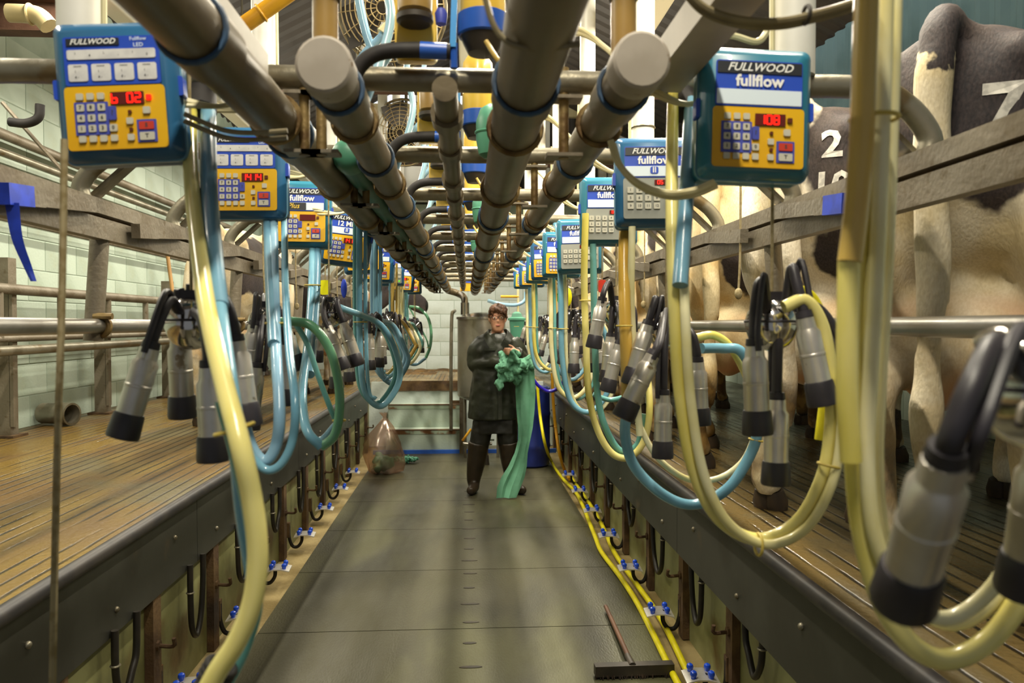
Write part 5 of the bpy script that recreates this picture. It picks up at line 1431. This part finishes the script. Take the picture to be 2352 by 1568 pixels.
# squeegee broom lying on the floor
t = thing('floor_squeegee', 'dark floor brush with a wooden handle lying in the pit', 'broom', PZ(1455, 1550, 0))
a = PZ(1366, 1538, .035); b = PZ(1546, 1532, .035)
MB().bar(a, b, .045, .045).build('head', 'plastic_dark', t, smooth=False)
br = MB(); rn = random.Random(3)
for i in range(46):
    p = a.lerp(b, (i + .5) / 46)
    for dy in (-.018, 0, .018):
        br.cyl(p + V((0, dy, -.01)), p + V((rn.uniform(-.006, .006), dy + rn.uniform(-.012, .006), -.034)), .0035, .0025, n=5)
bo_ = br.build('bristles', 'bristle', t); bo_['kind'] = 'stuff'
MB().tube([PZ(1450, 1522, .055), PZ(1391, 1392, .03)], [.012, .011], 10).build('handle', 'wood_dark', t)
MB().cyl(PZ(1453, 1530, .05), PZ(1441, 1505, .055), .018, .014, n=10).build('socket', 'plastic_dark', t)
# clear bag of used towel
q = PZ(882, 1072, 0)
t = thing('plastic_bag', 'knotted clear plastic bag half full of green paper by the left wall', 'bag', (q.x, 8.0, 0))
bx, by = P(882, 1000, 8.0).x, 8.0
bb = MB(); rings = []
prof = [(0.004, .10, .09), (.02, .17, .13), (.10, .19, .15), (.20, .20, .15), (.30, .185, .14), (.40, .14, .11), (.48, .09, .07), (.54, .045, .035), (.575, .018, .016), (.60, .022, .02), (.63, .04, .02)]
for i, (z, a_, b_) in enumerate(prof):
    rings.append([V((bx + .01 * math.sin(i) + a_ * (1 + .10 * math.sin(5 * th + i * 1.1) + .06 * math.sin(11 * th + i)) * math.cos(th), by + b_ * (1 + .10 * math.sin(4 * th + i)) * math.sin(th), z + .008 * math.sin(6 * th))) for th in [2 * PI * j / 30 for j in range(30)]])
bb.ring_loft(rings, caps=False).build('film', 'bag_film', t, ang=60)
cr = MB(); rn = random.Random(9)
for i in range(22):
    cr.sphere((bx + rn.uniform(-.09, .09), by + rn.uniform(-.07, .07), rn.uniform(.05, .17)), (.05, .045, .035 * rn.uniform(.7, 1.6)), 8, 6, Euler((rn.uniform(-1, 1), rn.uniform(-1, 1), 0)).to_matrix())
cm = remeshed(cr, .012, 1, 'crumpled_paper'); cm.materials.append(MATS['green_plastic'])
for v in cm.vertices: v.co += V((math.sin(v.co.z * 90), math.sin(v.co.x * 95), math.cos(v.co.y * 80 + v.co.x * 50))) * .006
o_ = bpy.data.objects.new('crumpled_paper', cm); COL.objects.link(o_); o_.parent = t; o_.location = -WM[t.name].translation
q = PZ(930, 1064, 0)
cr = MB()
for i in range(20):
    cr.sphere(q + V((rn.uniform(-.12, .12), rn.uniform(-.04, .04), .02 + rn.uniform(0, .03))), (.035, .03, .018), 8, 6, Euler((rn.uniform(-1, 1), rn.uniform(-1, 1), 0)).to_matrix())
cm = remeshed(cr, .009, 0, 'crumpled_towel'); cm.materials.append(MATS['green_plastic'])
for v in cm.vertices: v.co += V((math.sin(v.co.z * 190 + v.co.y * 80), math.sin(v.co.x * 145), math.cos(v.co.y * 120 + v.co.x * 150))) * .008
z0 = min(v.co.z for v in cm.vertices)
for v in cm.vertices: v.co -= V((q.x, q.y, z0))
o_ = bpy.data.objects.new('crumpled_towel', cm); COL.objects.link(o_); o_.location = (q.x, q.y, .0)
tag(o_, 'crumpled green paper towel on the floor beside the plastic bag', 'paper towel')
# receiver tank
tx, ty = P(1106, 800, 8.75).x, 8.75
t = thing('receiver_tank', 'upright stainless receiver tank with domed lid behind the man', 'tank', (tx, ty, 0))
MB().cyl((tx, ty, .74), (tx, ty, 1.62), .275, n=32).build('shell', 'stainless_tank', t)
MB().lathe([(0, .29), (.025, .29), (.03, .275), (.055, .19), (.075, .10), (.08, .02)], (tx, ty, 1.61), (0, 0, 1), 32).build('lid', 'stainless', t)
MB().lathe([(0, .10), (.06, .26), (.08, .275)], (tx, ty, .66), (0, 0, 1), 28).build('bottom', 'stainless_tank', t)
for a in range(3):
    c_, s_ = math.cos(a * 2.1 + .5), math.sin(a * 2.1 + .5)
    MB().cyl((tx + .22 * c_, ty + .22 * s_, 0), (tx + .22 * c_, ty + .22 * s_, .78), .018, n=10).build('leg', 'galv', t)
pb = P(1068, 700, 8.75)
MB().tube(catmull([(pb.x, ty, 1.66), (pb.x, ty, 1.74), (pb.x + .0, ty, 1.80)], 4), .05, 14).build('inlet', 'stainless', t)
# blue barrel
q = PZ(1222, 1078, 0)
t = thing('blue_barrel', 'dark blue plastic barrel at the right end of the pit', 'barrel', (q.x, 8.35, 0))
MB().lathe([(0, .19), (.02, .215), (.20, .22), (.22, .228), (.25, .22), (.55, .22), (.57, .228), (.60, .22), (.84, .215), (.87, .19), (.88, .05)], (q.x, 8.35, 0), (0, 0, 1), 28).build('drum', 'barrel_blue', t)
MB().torus((q.x, 8.35, .85), (0, 0, 1), .212, .010, 28, 8).build('rim', 'barrel_blue', t)
# handrail beside the steps
t = thing('step_handrail', 'worn steel handrail with uprights beside the steps', 'handrail', (P(1040, 1000, 9.2).x, 9.2, 0))
xa, xb = P(1036, 900, 9.15).x, P(1060, 900, 9.15).x
MB().tube(catmull([(xa, 9.15, .28), (xa, 9.15, 1.0), (xa + .01, 9.15, 1.62), (xa + .03, 9.2, 1.70), (xa + .04, 9.6, 1.72)], 6), .021, 12).build('rail', 'galv', t)
MB().box((xb, 9.14, .55), (.05, .05, 1.10)).build('upright', 'galv_dirty', t, smooth=False)
MB().box(((xa + xb) / 2, 9.15, .62), (xb - xa, .02, .04)).build('tie_bar', 'rust', t, smooth=False)
# taps and valve cart at the foot of the tank
t = thing('drain_valve', 'bright drain valve with a hose elbow under the tank', 'valve', PZ(1115, 1040, 0))
MB().tube(catmull([P(1063, 1018, 8.4), P(1095, 1022, 8.4), P(1130, 1018, 8.4)], 4), .018, 10).build('drain_pipe', 'stainless', t)
MB().cyl(P(1118, 1045, 8.4), P(1118, 1012, 8.4), .016, n=10).build('valve_body', 'clamp_brass', t)
MB().cyl(V((P(1118, 1050, 8.4).x, 8.4, 0)), P(1118, 1045, 8.4), .03, .02, n=12).build('spout', 'plastic_dark', t)
MB().box(P(1130, 1010, 8.38), (.05, .012, .02)).build('handle', 'chrome', t, smooth=False)
t = thing('yellow_tool', 'small yellow handled tool hanging beside the tank leg', 'tool', P(1075, 1000, 8.4))
MB().tube([P(1082, 985, 8.42), P(1062, 1012, 8.42)], .014, 10).build('handle', 'hose_orange', t)
MB().tube([P(1062, 1012, 8.42), P(1058, 1040, 8.42)], .008, 8).build('blade', 'galv', t)
# teal dispenser on a post
q = P(1187, 748, 8.6)
t = thing('dispenser', 'green plastic dispenser with peaked lid on a post behind the man', 'dispenser', (q.x, 8.6, 0))
MB().ring_loft([[q + V((sx * w, sy * w * .8, z)) for sx, sy in ((-1, -1), (1, -1), (1, 1), (-1, 1))] for z, w in ((-.13, .068), (.06, .082), (.062, .098), (.085, .098), (.10, .06), (.14, .05), (.16, .02))]).build('case', 'green_plastic', t, smooth=False)
MB().cyl((q.x, 8.62, 0), (q.x, 8.62, q.z - .12), .018, n=10).build('post', 'galv', t)
MB().cyl((q.x + .09, 8.6, q.z - .14), (q.x + .10, 8.6, q.z + .05), .035, .03, n=12).build('canister', 'rubber', t)
# standpipes and lilac hoses at the far right
t = thing('standpipe', 'pale standpipe with lilac hose behind the man', 'pipe', P(1190, 700, 9.0))
MB().cyl(V((P(1190, 700, 9.0).x, 9.0, .82)), P(1190, 640, 9.0), .014, n=10).build('pipe_run', 'tube_cream', t)
MB().tube(catmull([P(1120, 690, 9.0), P(1150, 698, 9.0), P(1185, 700, 9.0), P(1205, 690, 9.0), P(1208, 670, 9.0)], 6), .022, 10).build('lilac_hose', 'hose_sky', t)
MB().cyl(P(1150, 681, 9.0), P(1192, 681, 9.0), .016, n=10).build('branch', 'hose_orange', t)
MB().box(V((P(1190, 700, 9.0).x, 9.0, .83)), (.08, .08, .02)).build('foot', 'galv', t, smooth=False)
# tags hanging along the rails
def hang_tag(label, px, py, Y, m, ring=True, w=.03, h=.09):
    p = P(px, py, Y)
    t = thing('hanging_tag', label, 'tag', p)
    if ring: MB().sphere(p, (w * .5, w * .35, h * .5), 14, 10).build('float', m, t)
    else: MB().rrect(p, w, h, .008, -.004, .004).build('plate', m, t)
    MB().tube([p + V((0, 0, h * .4)), V((p.x, p.y, 2.05))], .003, 6).build('string', 'cord', t)
hang_tag('blue oval float hanging by the left rail', 790, 662, 4.41, 'tape_blue', w=.035, h=.11)
hang_tag('orange oval float hanging by the left rail', 853, 680, 5.81, 'tag_orange', w=.035, h=.10)
hang_tag('white oval float beside the orange one', 843, 680, 5.81, 'pale_plastic', w=.03, h=.09)
hang_tag('yellow ring tag hanging by the right hoses', 1304, 682, 4.41, 'tag_yellow', w=.05, h=.11)
hang_tag('green clip tag hanging by the right hoses', 1287, 680, 5.11, 'tag_green', False, .035, .09)
hang_tag('yellow plate tag hanging by the left rail before a dark cow', 747, 660, 3.71, 'tag_yellow', False, .045, .07)
hang_tag('red clip tag above the fourth right cluster', 1383, 657, 3.01, 'tag_red', False, .03, .05)
# fans under the roof
def fan(label, c, axis, r):
    t = thing('ceiling_fan', label, 'fan', c)
    d, u, w = frame(axis)
    g = MB()
    for i in range(9):
        q = (i + 1) / 9
        g.torus(V(c) - d * (.10 * (1 - q * q)), d, r * q, .0035, 32, 5)
    for i in range(16):
        e = u * math.cos(2 * PI * i / 16) + w * math.sin(2 * PI * i / 16)
        g.tube([V(c) - d * (.10 * (1 - q * q)) + e * r * q for q in (.1, .4, .7, 1.0)], .003, 5)
    g.build('guard', 'fan_wire', t)
    MB().cyl(V(c) - d * .06, V(c) + d * .12, r * .22, n=18).build('motor', 'plastic_dark', t)
    for i in range(4):
        a = i * PI / 2 + .3; e = u * math.cos(a) + w * math.sin(a); f = d.cross(e)
        MB().ring_loft([[V(c) + e * r * q + f * (k_ * ww) + d * (k_ * .05 + th) for k_, th in ((-1, 0), (1, 0), (1, .006), (-1, .006))] for q, ww in ((.2, .05), (.6, .10), (.92, .10))]).build('blade', 'clad_dark', t)
    MB().torus(V(c) + d * .03, d, r, .012, 32, 8).build('rim', 'galv', t)
    MB().tube([V(c) + d * .12, V(c) + d * .12 + V((0, .02, .9))], .015, 8).build('hanger', 'galv', t)
fan('large wire guarded fan under the roof, left of the meters', P(895, 20, 3.6), (.25, 1, .35), .26)
fan('distant wire guarded fan under the roof, left of the meters', P(925, 305, 7.2), (.2, 1, .25), .30)
fan('distant wire guarded fan under the roof, right of the centre pipe', P(1180, 300, 8.4), (-.2, 1, .25), .28)
# muck ridge on the far landing
mk = MB(); rn = random.Random(4)
for i in range(30):
    p = V((rn.uniform(-1.0, -.1), rn.uniform(11.2, 12.3), ZP)); mk.sphere(p, (rn.uniform(.06, .14), rn.uniform(.06, .14), rn.uniform(.01, .035)), 10, 6)
o_ = mk.build('muck', 'muck'); o_['kind'] = 'stuff'; tag(o_, 'trodden brown muck spread on the far landing', 'muck')
